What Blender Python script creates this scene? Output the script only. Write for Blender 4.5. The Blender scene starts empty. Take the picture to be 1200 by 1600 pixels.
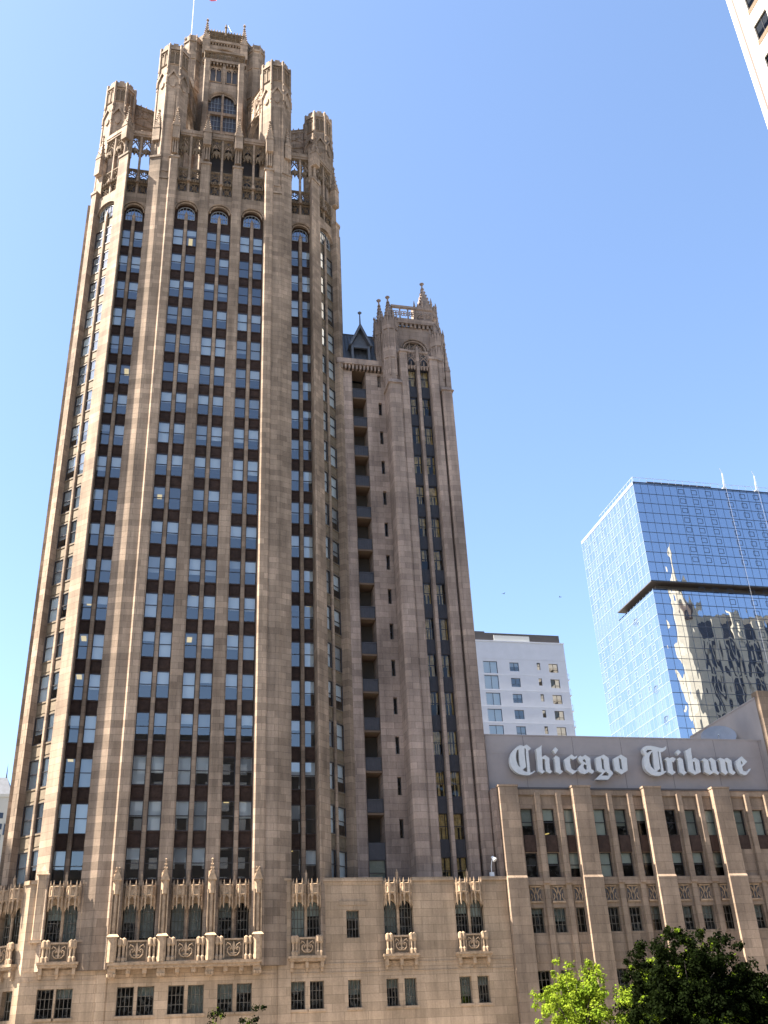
import bpy, math, random
from math import sin, cos, pi, radians, sqrt
from mathutils import Vector, Matrix
from mathutils.geometry import tessellate_polygon
random.seed(7)
C = bpy.context.scene.collection
SC = bpy.context.scene

# ------------------------------------------------------------------ camera, sky, sun, exposure
PITCH, ROLL, YAW = 0.501914, -0.0498599, 0.242855
cam_d = bpy.data.cameras.new('camera'); cam = bpy.data.objects.new('camera', cam_d); C.objects.link(cam)
fw = Vector((sin(YAW)*cos(PITCH), cos(YAW)*cos(PITCH), sin(PITCH)))
rt = Vector((cos(YAW), -sin(YAW), 0)); up = rt.cross(fw)
rt2 = cos(ROLL)*rt + sin(ROLL)*up; up2 = -sin(ROLL)*rt + cos(ROLL)*up
M = Matrix((rt2, up2, -fw)).transposed().to_4x4(); M.translation = Vector((0, -86, 1.7))
cam.matrix_world = M
cam_d.sensor_width = 36; cam_d.lens = 35.5; cam_d.clip_start = 0.5; cam_d.clip_end = 6000
SC.camera = cam

SUN_EL = radians(53)
SUN_AZ = Vector((-cos(radians(1.3)), -sin(radians(1.3)), 0))       # towards the sun, seen from above: along the street front
sd = Vector((SUN_AZ.x*cos(SUN_EL), SUN_AZ.y*cos(SUN_EL), sin(SUN_EL)))
sl = bpy.data.lights.new('sun', 'SUN'); sl.energy = 5.0; sl.angle = radians(0.5); sl.color = (1.0, 0.93, 0.82)
so = bpy.data.objects.new('sun', sl); C.objects.link(so)
so.rotation_euler = sd.to_track_quat('Z', 'Y').to_euler(); so.location = sd*400
W = bpy.data.worlds.new('World'); SC.world = W; W.use_nodes = True
nt = W.node_tree; bg = nt.nodes['Background']
sky = nt.nodes.new('ShaderNodeTexSky'); sky.sky_type = 'NISHITA'; sky.sun_disc = False
sky.sun_elevation = SUN_EL; sky.sun_rotation = math.atan2(sd.x, sd.y); sky.altitude = 180
sky.air_density = 1.0; sky.dust_density = 1.1; sky.ozone_density = 2.4
nt.links.new(sky.outputs[0], bg.inputs[0]); bg.inputs[1].default_value = 0.058
SC.view_settings.view_transform = 'Standard'; SC.view_settings.look = 'None'
SC.view_settings.exposure = 2.69; SC.view_settings.gamma = 1

# ------------------------------------------------------------------ materials
def newmat(name):
    m = bpy.data.materials.new(name); m.use_nodes = True
    n = m.node_tree; b = n.nodes['Principled BSDF']
    return m, n, b
def N(n, t, **kw):
    x = n.nodes.new(t)
    for k, v in kw.items():
        if k.startswith('i_'):
            key = k[2:]
            x.inputs[int(key) if key.isdigit() else key.replace('_', ' ')].default_value = v
        else: setattr(x, k, v)
    return x
def plain(name, col, rough=0.7, metal=0.0, spec=0.5, var=0.0, scale=1.5):
    m, n, b = newmat(name)
    b.inputs['Base Color'].default_value = (*col, 1); b.inputs['Roughness'].default_value = rough
    b.inputs['Metallic'].default_value = metal; b.inputs['Specular IOR Level'].default_value = spec
    if var:
        g = N(n, 'ShaderNodeNewGeometry'); no = N(n, 'ShaderNodeTexNoise', i_Scale=scale, i_Detail=6.0, i_Roughness=0.65)
        n.links.new(g.outputs['Position'], no.inputs['Vector'])
        mr = N(n, 'ShaderNodeMapRange', i_1=0.3, i_2=0.7, i_3=1-var, i_4=1+var)
        n.links.new(no.outputs[0], mr.inputs[0])
        mx = N(n, 'ShaderNodeMix', data_type='RGBA', blend_type='MULTIPLY'); mx.inputs[0].default_value = 1
        mx.inputs[6].default_value = (*col, 1); n.links.new(mr.outputs[0], mx.inputs[7])
        n.links.new(mx.outputs[2], b.inputs['Base Color'])
    return m
def stone(name, c1, c2, bw=1.5, rh=0.6, stain=0.28, mortar=0.75, squash=1.6):
    m, n, b = newmat(name); L = n.links.new
    g = N(n, 'ShaderNodeNewGeometry'); s = N(n, 'ShaderNodeSeparateXYZ'); L(g.outputs['Position'], s.inputs[0])
    ma = N(n, 'ShaderNodeMath', operation='MULTIPLY_ADD'); ma.inputs[1].default_value = squash
    L(s.outputs[1], ma.inputs[0]); L(s.outputs[0], ma.inputs[2])
    cb = N(n, 'ShaderNodeCombineXYZ'); L(ma.outputs[0], cb.inputs[0]); L(s.outputs[2], cb.inputs[1])
    br = N(n, 'ShaderNodeTexBrick'); br.offset = 0.5; br.offset_frequency = 2
    br.inputs['Color1'].default_value = (*c1, 1); br.inputs['Color2'].default_value = (*c2, 1)
    br.inputs['Mortar'].default_value = (*[x*mortar for x in c2], 1)
    br.inputs['Scale'].default_value = 1; br.inputs['Mortar Size'].default_value = 0.016
    br.inputs['Mortar Smooth'].default_value = 0.2; br.inputs['Bias'].default_value = -0.15
    br.inputs['Brick Width'].default_value = bw; br.inputs['Row Height'].default_value = rh
    L(cb.outputs[0], br.inputs['Vector'])
    b2 = N(n, 'ShaderNodeTexBrick'); b2.offset = 0.5; b2.inputs['Color1'].default_value = (0.97, 0.97, 0.97, 1); b2.inputs['Color2'].default_value = (1.32, 1.29, 1.24, 1)
    b2.inputs['Mortar'].default_value = (0.97, 0.97, 0.97, 1); b2.inputs['Scale'].default_value = 1; b2.inputs['Mortar Size'].default_value = 0.016; b2.inputs['Bias'].default_value = -0.72
    b2.inputs['Brick Width'].default_value = bw; b2.inputs['Row Height'].default_value = rh; of = N(n, 'ShaderNodeVectorMath', operation='ADD'); of.inputs[1].default_value = (bw*40, rh*26, 0)
    L(cb.outputs[0], of.inputs[0]); L(of.outputs[0], b2.inputs['Vector'])
    # per-patch weathering and vertical streaks
    mp = N(n, 'ShaderNodeMapping'); mp.inputs['Scale'].default_value = (0.9, 0.9, 0.09); L(g.outputs['Position'], mp.inputs['Vector'])
    n1 = N(n, 'ShaderNodeTexNoise', i_Scale=1.1, i_Detail=8.0, i_Roughness=0.7); L(mp.outputs[0], n1.inputs['Vector'])
    n2 = N(n, 'ShaderNodeTexNoise', i_Scale=0.13, i_Detail=5.0, i_Roughness=0.6); L(g.outputs['Position'], n2.inputs['Vector'])
    n3 = N(n, 'ShaderNodeTexNoise', i_Scale=7.0, i_Detail=3.0); L(g.outputs['Position'], n3.inputs['Vector'])
    def mr(src, lo, hi):
        r = N(n, 'ShaderNodeMapRange', i_1=0.32, i_2=0.68, i_3=lo, i_4=hi); L(src, r.inputs[0]); return r.outputs[0]
    col = br.outputs['Color']
    for src in (mr(n1.outputs[0], 1-stain, 1+stain*0.45), mr(n2.outputs[0], 1-stain*0.9, 1+stain*0.55), b2.outputs['Color'], mr(n3.outputs[0], 0.93, 1.06)):
        mx = N(n, 'ShaderNodeMix', data_type='RGBA', blend_type='MULTIPLY'); mx.inputs[0].default_value = 1
        L(col, mx.inputs[6]); L(src, mx.inputs[7]); col = mx.outputs[2]
    L(col, b.inputs['Base Color']); b.inputs['Roughness'].default_value = 0.9; b.inputs['Specular IOR Level'].default_value = 0.2
    bp = N(n, 'ShaderNodeBump', i_Strength=0.35, i_Distance=0.03); L(n3.outputs[0], bp.inputs['Height']); L(bp.outputs[0], b.inputs['Normal'])
    return m
def glass(name, refl=0.25, tint=(0.75, 0.8, 0.85), wave=0.0, wscale=0.4, gcol=(1, 1, 1)):
    m, n, b = newmat(name); L = n.links.new
    n.nodes.remove(b); out = n.nodes['Material Output']
    tr = N(n, 'ShaderNodeBsdfTransparent'); tr.inputs[0].default_value = (*tint, 1)
    gl = N(n, 'ShaderNodeBsdfGlossy'); gl.inputs['Roughness'].default_value = 0.0; gl.inputs['Color'].default_value = (*gcol, 1)
    fr = N(n, 'ShaderNodeFresnel', i_IOR=1.5)
    ad = N(n, 'ShaderNodeMath', operation='ADD', use_clamp=True); ad.inputs[1].default_value = refl
    L(fr.outputs[0], ad.inputs[0])
    mx = N(n, 'ShaderNodeMixShader'); L(ad.outputs[0], mx.inputs[0]); L(tr.outputs[0], mx.inputs[1]); L(gl.outputs[0], mx.inputs[2])
    L(mx.outputs[0], out.inputs[0])
    if wave:
        g = N(n, 'ShaderNodeNewGeometry'); no = N(n, 'ShaderNodeTexNoise', i_Scale=wscale, i_Detail=1.0)
        L(g.outputs['Position'], no.inputs['Vector'])
        bp = N(n, 'ShaderNodeBump', i_Strength=1.0, i_Distance=wave); L(no.outputs[0], bp.inputs['Height']); L(bp.outputs[0], gl.inputs['Normal'])
    return m
def emis(name, col, s):
    m, n, b = newmat(name); b.inputs['Base Color'].default_value = (*col, 1)
    b.inputs['Emission Color'].default_value = (*col, 1); b.inputs['Emission Strength'].default_value = s
    return m
MT = {}
MT['tower'] = stone('tower_limestone', (0.285, 0.208, 0.149), (0.176, 0.127, 0.09), stain=0.4)
MT['podium'] = stone('podium_limestone', (0.375, 0.268, 0.178), (0.278, 0.197, 0.128), bw=1.9, rh=0.62, stain=0.36)
MT['annex'] = stone('annex_limestone', (0.282, 0.212, 0.172), (0.186, 0.138, 0.112), bw=1.6, rh=0.62, stain=0.36)
MT['press'] = stone('press_limestone', (0.262, 0.188, 0.132), (0.198, 0.141, 0.099), bw=1.9, rh=0.72, stain=0.3)
MT['carved'] = plain('carved_stone', (0.27, 0.188, 0.12), 0.9, var=0.35, scale=3.0, spec=0.2)
MT['bronze'] = plain('bronze_spandrel', (0.042, 0.025, 0.018), 0.6, var=0.35, scale=2.5, spec=0.12)
MT['darkstone'] = plain('dark_carved_stone', (0.115, 0.082, 0.054), 0.9, var=0.4, scale=3.0, spec=0.15)  # darker carved stone for tracery, panel backings and sills
MT['iron'] = plain('grey_iron', (0.026, 0.023, 0.026), 0.6, var=0.25, scale=2.0)
MT['frame'] = plain('dark_sash', (0.03, 0.024, 0.024), 0.45)
MT['casement'] = plain('leaded_casement', (0.11, 0.09, 0.065), 0.6)
MT['lightframe'] = plain('pale_casement', (0.2, 0.21, 0.22), 0.6)
MT['glass'] = glass('window_glass', 0.115)
MT['glasslow'] = glass('dull_window_glass', 0.0, tint=(0.62, 0.66, 0.62), wave=0.02, wscale=0.8)
MT['glassdim'] = glass('shaded_window_glass', 0.0, tint=(0.6, 0.6, 0.6), gcol=(0.24, 0.25, 0.27))
MT['stonepanel'] = plain('pale_carved_spandrel', (0.115, 0.083, 0.05), 0.85, var=0.3, scale=3.0)
MT['glasswave'] = glass('wavy_window_glass', 0.0, tint=(0.75, 0.72, 0.65), wave=0.05, wscale=1.2)
MT['blind'] = plain('roller_blind', (0.78, 0.78, 0.74), 0.9)
MT['blind2'] = plain('grey_blind', (0.42, 0.42, 0.4), 0.9)
MT['room'] = plain('room_wall', (0.05, 0.042, 0.035), 0.95)
MT['ceil'] = plain('room_ceiling', (0.25, 0.235, 0.21), 0.95)
MT['lamp'] = emis('ceiling_lamp', (1.0, 0.72, 0.25), 0.16)
MT['slate'] = plain('lead_roof', (0.05, 0.053, 0.062), 0.55, var=0.3, scale=1.2)
MT['sign'] = plain('sign_panel_paint', (0.245, 0.21, 0.196), 0.75, var=0.1, scale=0.35)
MT['letter'] = plain('white_sign_letter', (0.43, 0.43, 0.425), 0.5, var=0.06, scale=2.5)
MT['white'] = plain('white_render', (0.42, 0.44, 0.495), 0.8, var=0.05, scale=0.6)
MT['whitelit'] = plain('pale_concrete', (0.36, 0.33, 0.285), 0.8, var=0.05, scale=0.4)
MT['brownband'] = plain('brown_groove', (0.075, 0.045, 0.035), 0.8)
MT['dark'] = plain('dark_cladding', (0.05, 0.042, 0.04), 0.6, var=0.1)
MT['aluminium'] = plain('aluminium', (0.55, 0.56, 0.58), 0.4, metal=0.6)
MT['steel'] = plain('white_steel', (0.5, 0.5, 0.5), 0.5)
MT['rope'] = plain('grey_rope', (0.16, 0.17, 0.2), 0.7)
MT['dish'] = plain('dish_paint', (0.22, 0.23, 0.25), 0.5, var=0.1)
MT['asphalt'] = plain('asphalt', (0.05, 0.05, 0.052), 0.9, var=0.2)
MT['pave'] = plain('paving', (0.30, 0.28, 0.26), 0.9, var=0.12)
MT['ground'] = plain('ground_earth', (0.16, 0.15, 0.13), 0.95, var=0.2, scale=0.05)
MT['paint'] = plain('road_paint', (0.75, 0.72, 0.6), 0.7)
MT['bark'] = plain('bark', (0.06, 0.045, 0.035), 0.95, var=0.3, scale=4)
MT['cream'] = plain('cream_terracotta', (0.46, 0.38, 0.26), 0.8, var=0.12, scale=0.3)
MT['opp'] = plain('dark_granite', (0.06, 0.05, 0.042), 0.8, var=0.2, scale=0.3)
MT['bird'] = plain('bird_feathers', (0.02, 0.02, 0.022), 0.8)
MT['red'] = plain('flag_cloth_red', (0.55, 0.08, 0.12), 0.8)
MT['orange'] = plain('copper_ceiling', (0.085, 0.052, 0.03), 0.8)
MT['gold_reflection'] = plain('ochre_reflection', (0.60, 0.46, 0.22), 0.9, var=0.5, scale=2.2)  # ochre imitates a sunlit building mirrored in the annex panes
def leafmat(name, a, b_, sunlit=None):
    m, n, b = newmat(name); L = n.links.new
    g = N(n, 'ShaderNodeNewGeometry'); no = N(n, 'ShaderNodeTexNoise', i_Scale=1.1, i_Detail=3.0); L(g.outputs['Position'], no.inputs['Vector'])
    r = N(n, 'ShaderNodeMapRange', i_1=0.35, i_2=0.65); L(no.outputs[0], r.inputs[0])
    mx = N(n, 'ShaderNodeMix', data_type='RGBA'); L(r.outputs[0], mx.inputs[0]); mx.inputs[6].default_value = (*a, 1); mx.inputs[7].default_value = (*b_, 1)
    if sunlit:  # noise clumps coloured like leaves catching the sun
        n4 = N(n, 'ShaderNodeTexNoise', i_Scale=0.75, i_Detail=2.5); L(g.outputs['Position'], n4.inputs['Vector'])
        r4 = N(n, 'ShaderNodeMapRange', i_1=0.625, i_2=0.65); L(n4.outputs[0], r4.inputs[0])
        m4 = N(n, 'ShaderNodeMix', data_type='RGBA'); L(r4.outputs[0], m4.inputs[0]); L(mx.outputs[2], m4.inputs[6]); m4.inputs[7].default_value = (*sunlit, 1); mx = m4
    L(mx.outputs[2], b.inputs['Base Color']); b.inputs['Roughness'].default_value = 0.8; b.inputs['Specular IOR Level'].default_value = 0.02
    tl = N(n, 'ShaderNodeBsdfTranslucent'); L(mx.outputs[2], tl.inputs[0])
    ms = N(n, 'ShaderNodeMixShader'); ms.inputs[0].default_value = 0.35; L(b.outputs[0], ms.inputs[1]); L(tl.outputs[0], ms.inputs[2])
    L(ms.outputs[0], n.nodes['Material Output'].inputs[0])
    return m
MT['leaf_light'] = leafmat('bright_leaves', (0.10, 0.155, 0.012), (0.18, 0.225, 0.02))
MT['leaf_dark'] = leafmat('dark_leaves', (0.0035, 0.0055, 0.0015), (0.006, 0.010, 0.002), (0.085, 0.125, 0.008))  # near-black base paints the tree's shade; bright clumps paint sunlit leaves
def curtainwall(name, refl_col, base, rough=0.0, wave=0.012, wsc=0.5):
    m, n, b = newmat(name); L = n.links.new
    b.inputs['Base Color'].default_value = (*base, 1); b.inputs['Metallic'].default_value = 0.0
    gl = N(n, 'ShaderNodeBsdfGlossy'); gl.inputs['Color'].default_value = (*refl_col, 1); gl.inputs['Roughness'].default_value = rough
    g = N(n, 'ShaderNodeNewGeometry')
    mp = N(n, 'ShaderNodeMapping'); mp.inputs['Scale'].default_value = (1, 1, 0.45); L(g.outputs['Position'], mp.inputs['Vector'])
    no = N(n, 'ShaderNodeTexNoise', i_Scale=wsc, i_Detail=0.5); L(mp.outputs[0], no.inputs['Vector'])
    bp = N(n, 'ShaderNodeBump', i_Strength=1.0, i_Distance=wave); L(no.outputs[0], bp.inputs['Height']); L(bp.outputs[0], gl.inputs['Normal'])
    ms = N(n, 'ShaderNodeMixShader'); ms.inputs[0].default_value = 0.8; L(b.outputs[0], ms.inputs[1]); L(gl.outputs[0], ms.inputs[2])
    L(ms.outputs[0], n.nodes['Material Output'].inputs[0])
    return m
MT['bluewall'] = curtainwall('blue_curtain_glass', (0.46, 0.52, 0.62), (0.02, 0.04, 0.09), wave=0.032, wsc=0.45)
MT['palewall'] = curtainwall('pale_curtain_glass', (0.42, 0.50, 0.58), (0.22, 0.27, 0.33), wave=0.03)
MT['palewall2'] = curtainwall('pale_panel_glass', (0.39, 0.48, 0.58), (0.17, 0.22, 0.3), wave=0.03)
MT['mullw'] = plain('dark_mullion', (0.015, 0.024, 0.045), 0.4)
MT['mulls'] = plain('silver_mullion', (0.21, 0.26, 0.33), 0.5)

# ------------------------------------------------------------------ mesh builder
class Fr:                                        # wall frame: u along the wall (to the right seen from outside), v outwards, z up
    def __init__(s, x, y, deg=0):
        t = radians(deg); s.x, s.y, s.deg, s.t = x, y, deg, t; s.c, s.s = cos(t), sin(t)
    def p(s, u, v, z): return (s.x + u*s.c + v*s.s, s.y + u*s.s - v*s.c, z)
    def sh(s, u, v=0):
        q = s.p(u, v, 0); return Fr(q[0], q[1], s.deg)
FW = Fr(0, 0, 0)
class MB:
    def __init__(s): s.v = []; s.f = []; s.m = []; s.mats = []; s.cur = 0
    def mat(s, key):
        if key not in s.mats: s.mats.append(key)
        s.cur = s.mats.index(key); return s
    def add(s, vs, fs):
        o = len(s.v); s.v.extend(vs)
        for f in fs: s.f.append([o+i for i in f]); s.m.append(s.cur)
    def quad(s, a, b, c, d): s.add([a, b, c, d], [(0, 1, 2, 3)])
    def box(s, fr, u0, u1, v0, v1, z0, z1):
        P = [fr.p(u, v, z) for z in (z0, z1) for v in (v1, v0) for u in (u0, u1)]
        s.add(P, [(0, 1, 5, 4), (1, 3, 7, 5), (3, 2, 6, 7), (2, 0, 4, 6), (4, 5, 7, 6), (2, 3, 1, 0)])
    def bevbox(s, fr, u0, u1, v0, v1, z0, z1, b):          # front edges chamfered
        s.prism([fr.p(u, v, 0)[:2] for u, v in ((u0, v0), (u1, v0), (u1, v1-b), (u1-b, v1), (u0+b, v1), (u0, v1-b))], z0, z1)
    def prism(s, pts, z0, z1, top=None):                  # polygon in plan, optional smaller top ring or a point
        n = len(pts); a = sum(pts[i][0]*pts[(i+1) % n][1]-pts[(i+1) % n][0]*pts[i][1] for i in range(n))
        if a < 0:
            pts = pts[::-1]
            if top and len(top) == n: top = top[::-1]
        V = [(x, y, z0) for x, y in pts]
        if top and len(top) == 1:
            V.append((top[0][0], top[0][1], z1)); s.add(V, [(i, (i+1) % n, n) for i in range(n)] + [tuple(range(n))[::-1]]); return
        V += [(x, y, z1) for x, y in (top or pts)]
        s.add(V, [(i, (i+1) % n, n+(i+1) % n, n+i) for i in range(n)] + [tuple(range(n))[::-1], tuple(range(n, 2*n))])
    def ngon(s, cx, cy, r, n, z0, z1, rot=0, r2=None):
        k = lambda R: [(cx+R*cos(rot+2*pi*i/n), cy+R*sin(rot+2*pi*i/n)) for i in range(n)]
        s.prism(k(r), z0, z1, None if r2 is None else ([(cx, cy)] if r2 == 0 else k(r2)))
    def tube(s, pts, r, n=4, r1=None, cap=True):
        pts = [Vector(p) for p in pts]; k = len(pts); V = []; up = None
        for i, p in enumerate(pts):
            t = (pts[min(i+1, k-1)]-pts[max(i-1, 0)]).normalized()
            a = Vector((0, 0, 1)) if abs(t.z) < 0.95 else Vector((0.3, 1, 0))
            if up is None: up = a
            x = t.cross(up)
            if x.length < 1e-3: x = t.cross(a)
            x.normalize(); y = x.cross(t)
            up = y
            R = r if r1 is None else r+(r1-r)*i/(k-1)
            V += [tuple(p+x*(R*cos(2*pi*j/n))+y*(R*sin(2*pi*j/n))) for j in range(n)]
        F = [(i*n+j, i*n+(j+1) % n, (i+1)*n+(j+1) % n, (i+1)*n+j) for i in range(k-1) for j in range(n)]
        if cap: F += [tuple(range(n))[::-1], tuple(range((k-1)*n, k*n))]
        s.add(V, F)
    def slab(s, fr, poly, v0, v1, holes=()):               # outline in (u, z), extruded from v0 to v1
        L3 = [[Vector((u, z, 0)) for u, z in pl] for pl in (poly, *holes)]
        tri = tessellate_polygon(L3); flat = [p for pl in (poly, *holes) for p in pl]
        n = len(flat); V = [fr.p(u, v1, z) for u, z in flat] + [fr.p(u, v0, z) for u, z in flat]
        F = [tuple(t) for t in tri] + [tuple(n+i for i in t[::-1]) for t in tri]
        o = 0
        for pl in (poly, *holes):
            k = len(pl); F += [(o+i, o+(i+1) % k, n+o+(i+1) % k, n+o+i) for i in range(k)]; o += k
        s.add(V, F)
    def arch(s, fr, uc, hw, rise, zs, ztop, v0, v1, w0, w1, n=14):   # wall above an arched opening
        pts = [(uc-hw*cos(pi*i/n), zs+rise*sin(pi*i/n)) for i in range(n+1)]
        s.slab(fr, [(uc-w0, zs)] + pts + [(uc+w1, zs), (uc+w1, ztop), (uc-w0, ztop)], v0, v1)
        s.tube([fr.p(u, v1, z) for u, z in pts], 0.09)
    def wall(s, fr, u0, u1, z0, z1, v, opens, depth):     # wall face with rectangular openings and their reveals
        us = sorted({u0, u1, *[o[0] for o in opens], *[o[1] for o in opens]}); zs = sorted({z0, z1, *[o[2] for o in opens], *[o[3] for o in opens]})
        us = [u for u in us if u0 <= u <= u1]; zs = [z for z in zs if z0 <= z <= z1]
        for i in range(len(us)-1):
            for j in range(len(zs)-1):
                cu, cz = (us[i]+us[i+1])/2, (zs[j]+zs[j+1])/2
                if any(o[0] < cu < o[1] and o[2] < cz < o[3] for o in opens): continue
                s.quad(fr.p(us[i], v, zs[j]), fr.p(us[i+1], v, zs[j]), fr.p(us[i+1], v, zs[j+1]), fr.p(us[i], v, zs[j+1]))
        for a, b, c, d in opens:
            q = lambda u, z, w: fr.p(u, v-w, z)
            s.quad(q(a, c, 0), q(a, d, 0), q(a, d, depth), q(a, c, depth)); s.quad(q(b, d, 0), q(b, c, 0), q(b, c, depth), q(b, d, depth))
            s.quad(q(a, d, 0), q(b, d, 0), q(b, d, depth), q(a, d, depth)); s.quad(q(b, c, 0), q(a, c, 0), q(a, c, depth), q(b, c, depth))
    def merge(s, o, fr=None, u=0, v=0, z=0):              # other builder in window-local space (x = u, y into the wall)
        off = len(s.v)
        for x, y, zz in o.v: s.v.append(fr.p(u+x, v-y, z+zz) if fr else (x, y, zz))
        for f, mi in zip(o.f, o.m):
            s.mat(o.mats[mi]); s.f.append([off+i for i in f]); s.m.append(s.cur)
    def mesh(s, name):
        me = bpy.data.meshes.new(name); me.from_pydata([tuple(p) for p in s.v], [], s.f)
        for k in s.mats: me.materials.append(MT[k])
        me.polygons.foreach_set('material_index', s.m); me.update(); return me
    def build(s, name, parent=None, smooth=False):
        o = bpy.data.objects.new(name, s.mesh(name)); C.objects.link(o); adopt(o, parent)
        if smooth: o.data.polygons.foreach_set('use_smooth', [True]*len(o.data.polygons))
        return o
def mb(key):
    return MB().mat(key)
def adopt(o, parent):
    if parent is not None:
        o.parent = parent
        o.matrix_parent_inverse = Matrix.Translation(-wtrans(parent))
def wtrans(o):
    t = Vector(o.location)
    return t if o.parent is None else wtrans(o.parent)+o.matrix_parent_inverse.translation+t
def tag(o, label, cat, group=None, kind=None):
    o['label'] = label; o['category'] = cat
    if group: o['group'] = group
    if kind: o['kind'] = kind
    return o
def thing(name, loc, label, cat, group=None):
    o = bpy.data.objects.new(name, None); C.objects.link(o); o.location = loc; o.empty_display_size = 0.5
    return tag(o, label, cat, group)
def struct(o): o['kind'] = 'structure'; return o

# ------------------------------------------------------------------ window prototypes (x along the wall, y into the wall, z up from the sill)
LOC = Fr(0, 0, 0)
def P_frame(kind, w, h, m='frame'):
    b = mb(m); h2 = w/2; t = 0.055
    b.box(LOC, -h2, -h2+t, -0.06, 0.05, 0, h); b.box(LOC, h2-t, h2, -0.06, 0.05, 0, h)
    b.box(LOC, -h2+t, h2-t, -0.06, 0.05, 0, t); b.box(LOC, -h2+t, h2-t, -0.06, 0.05, h-t, h)
    if kind == 'sash': b.box(LOC, -h2+t, h2-t, -0.05, 0.04, h*0.49, h*0.49+0.06)
    elif kind.startswith('grid'):
        nx, nz = int(kind[4]), int(kind[5]); r = 0.022
        for i in range(1, nx): x = -h2+w*i/nx; b.box(LOC, x-r, x+r, -0.03, 0.03, t, h-t)
        for j in range(1, nz): z = h*j/nz; b.box(LOC, -h2+t, h2-t, -0.025, 0.025, z-r, z+r)
    elif kind == 'two': b.box(LOC, -0.03, 0.03, -0.05, 0.04, t, h-t)
    elif kind == 'hotel':
        b.box(LOC, -0.03, 0.03, -0.05, 0.04, t, h-t); b.box(LOC, -h2+t, h2-t, -0.045, 0.035, h*0.28, h*0.28+0.05)
    return b
def P_pane(w, h, m='glass'):
    b = mb(m); b.quad((-w/2, 0.0, 0), (w/2, 0.0, 0), (w/2, 0.0, h), (-w/2, 0.0, h)); return b
def P_blind(w, h, f, m='blind'):
    b = mb(m); b.box(LOC, -w/2+0.05, w/2-0.05, -0.16, -0.15, h*(1-f), h-0.04)
    if f < 0.97: b.box(LOC, -w/2+0.05, w/2-0.05, -0.165, -0.145, h*(1-f)-0.04, h*(1-f))
    return b
def P_spandrel(w, h, m='bronze'):
    b = mb(m); b.box(LOC, -w/2, w/2, -0.12, -0.02, -h, 0)
    b.box(LOC, -w/2, w/2, -0.019, 0.05, -0.12, -0.003); b.box(LOC, -w/2, w/2, -0.019, 0.03, -h+0.003, -h+0.12)
    b.box(LOC, -w/2+0.12, w/2-0.12, -0.019, 0.02, -h+0.28, -0.26)
    return b
_cache = {}
def proto(fn, *a):
    k = (fn.__name__, *a)
    if k not in _cache:
        b = fn(*a); _cache[k] = [b, None]
    return _cache[k]
def pmesh(fn, name, *a):
    e = proto(fn, *a)
    if e[1] is None: e[1] = e[0].mesh(name)
    return e[1]
def sub(name, me, parent):
    o = bpy.data.objects.new(name, me); C.objects.link(o); o.parent = parent; return o
def window(parent, fr, u, v, z, w, h, kind='sash', fm='frame', pm='glass', blind=0, bm='blind', span=0, sm='bronze', name='window'):
    o = bpy.data.objects.new(name, pmesh(P_frame, 'window_frame', kind, w, h, fm)); C.objects.link(o)
    p = Vector(fr.p(u, v, z)); L = Vector(parent.location)
    o.parent = parent; o.location = p-L; o.rotation_euler = (0, 0, fr.t)
    sub('pane', pmesh(P_pane, 'pane', w, h, pm), o)
    if blind: sub('blind', pmesh(P_blind, 'blind', w, h, blind, bm), o)
    if span: sub('spandrel', pmesh(P_spandrel, 'spandrel', w, span, sm), o)
    return o
class Rest:                                       # the far rest of a facade's windows: one part with its panes, blinds and spandrels
    def __init__(s): s.w, s.p, s.b, s.s = MB(), MB(), MB(), MB()
    def add(s, fr, u, v, z, w, h, kind='sash', fm='frame', pm='glass', blind=0, bm='blind', span=0, sm='bronze'):
        s.w.merge(proto(P_frame, kind, w, h, fm)[0], fr, u, v, z); s.p.merge(proto(P_pane, w, h, pm)[0], fr, u, v, z)
        if blind: s.b.merge(proto(P_blind, w, h, blind, bm)[0], fr, u, v, z)
        if span: s.s.merge(proto(P_spandrel, w, span, sm)[0], fr, u, v, z)
    def build(s, parent):
        o = s.w.build('window', parent); o['kind'] = 'stuff'
        for b, n in ((s.p, 'pane'), (s.b, 'blind'), (s.s, 'spandrel')):
            if b.v:
                q = b.build(n, o); q['kind'] = 'stuff'
BL = [0, 0.3, 0.45, 0.5, 0.5, 0.52, 0.65, 0.97, 0.5]
def rblind(): return random.choice(BL)

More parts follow.
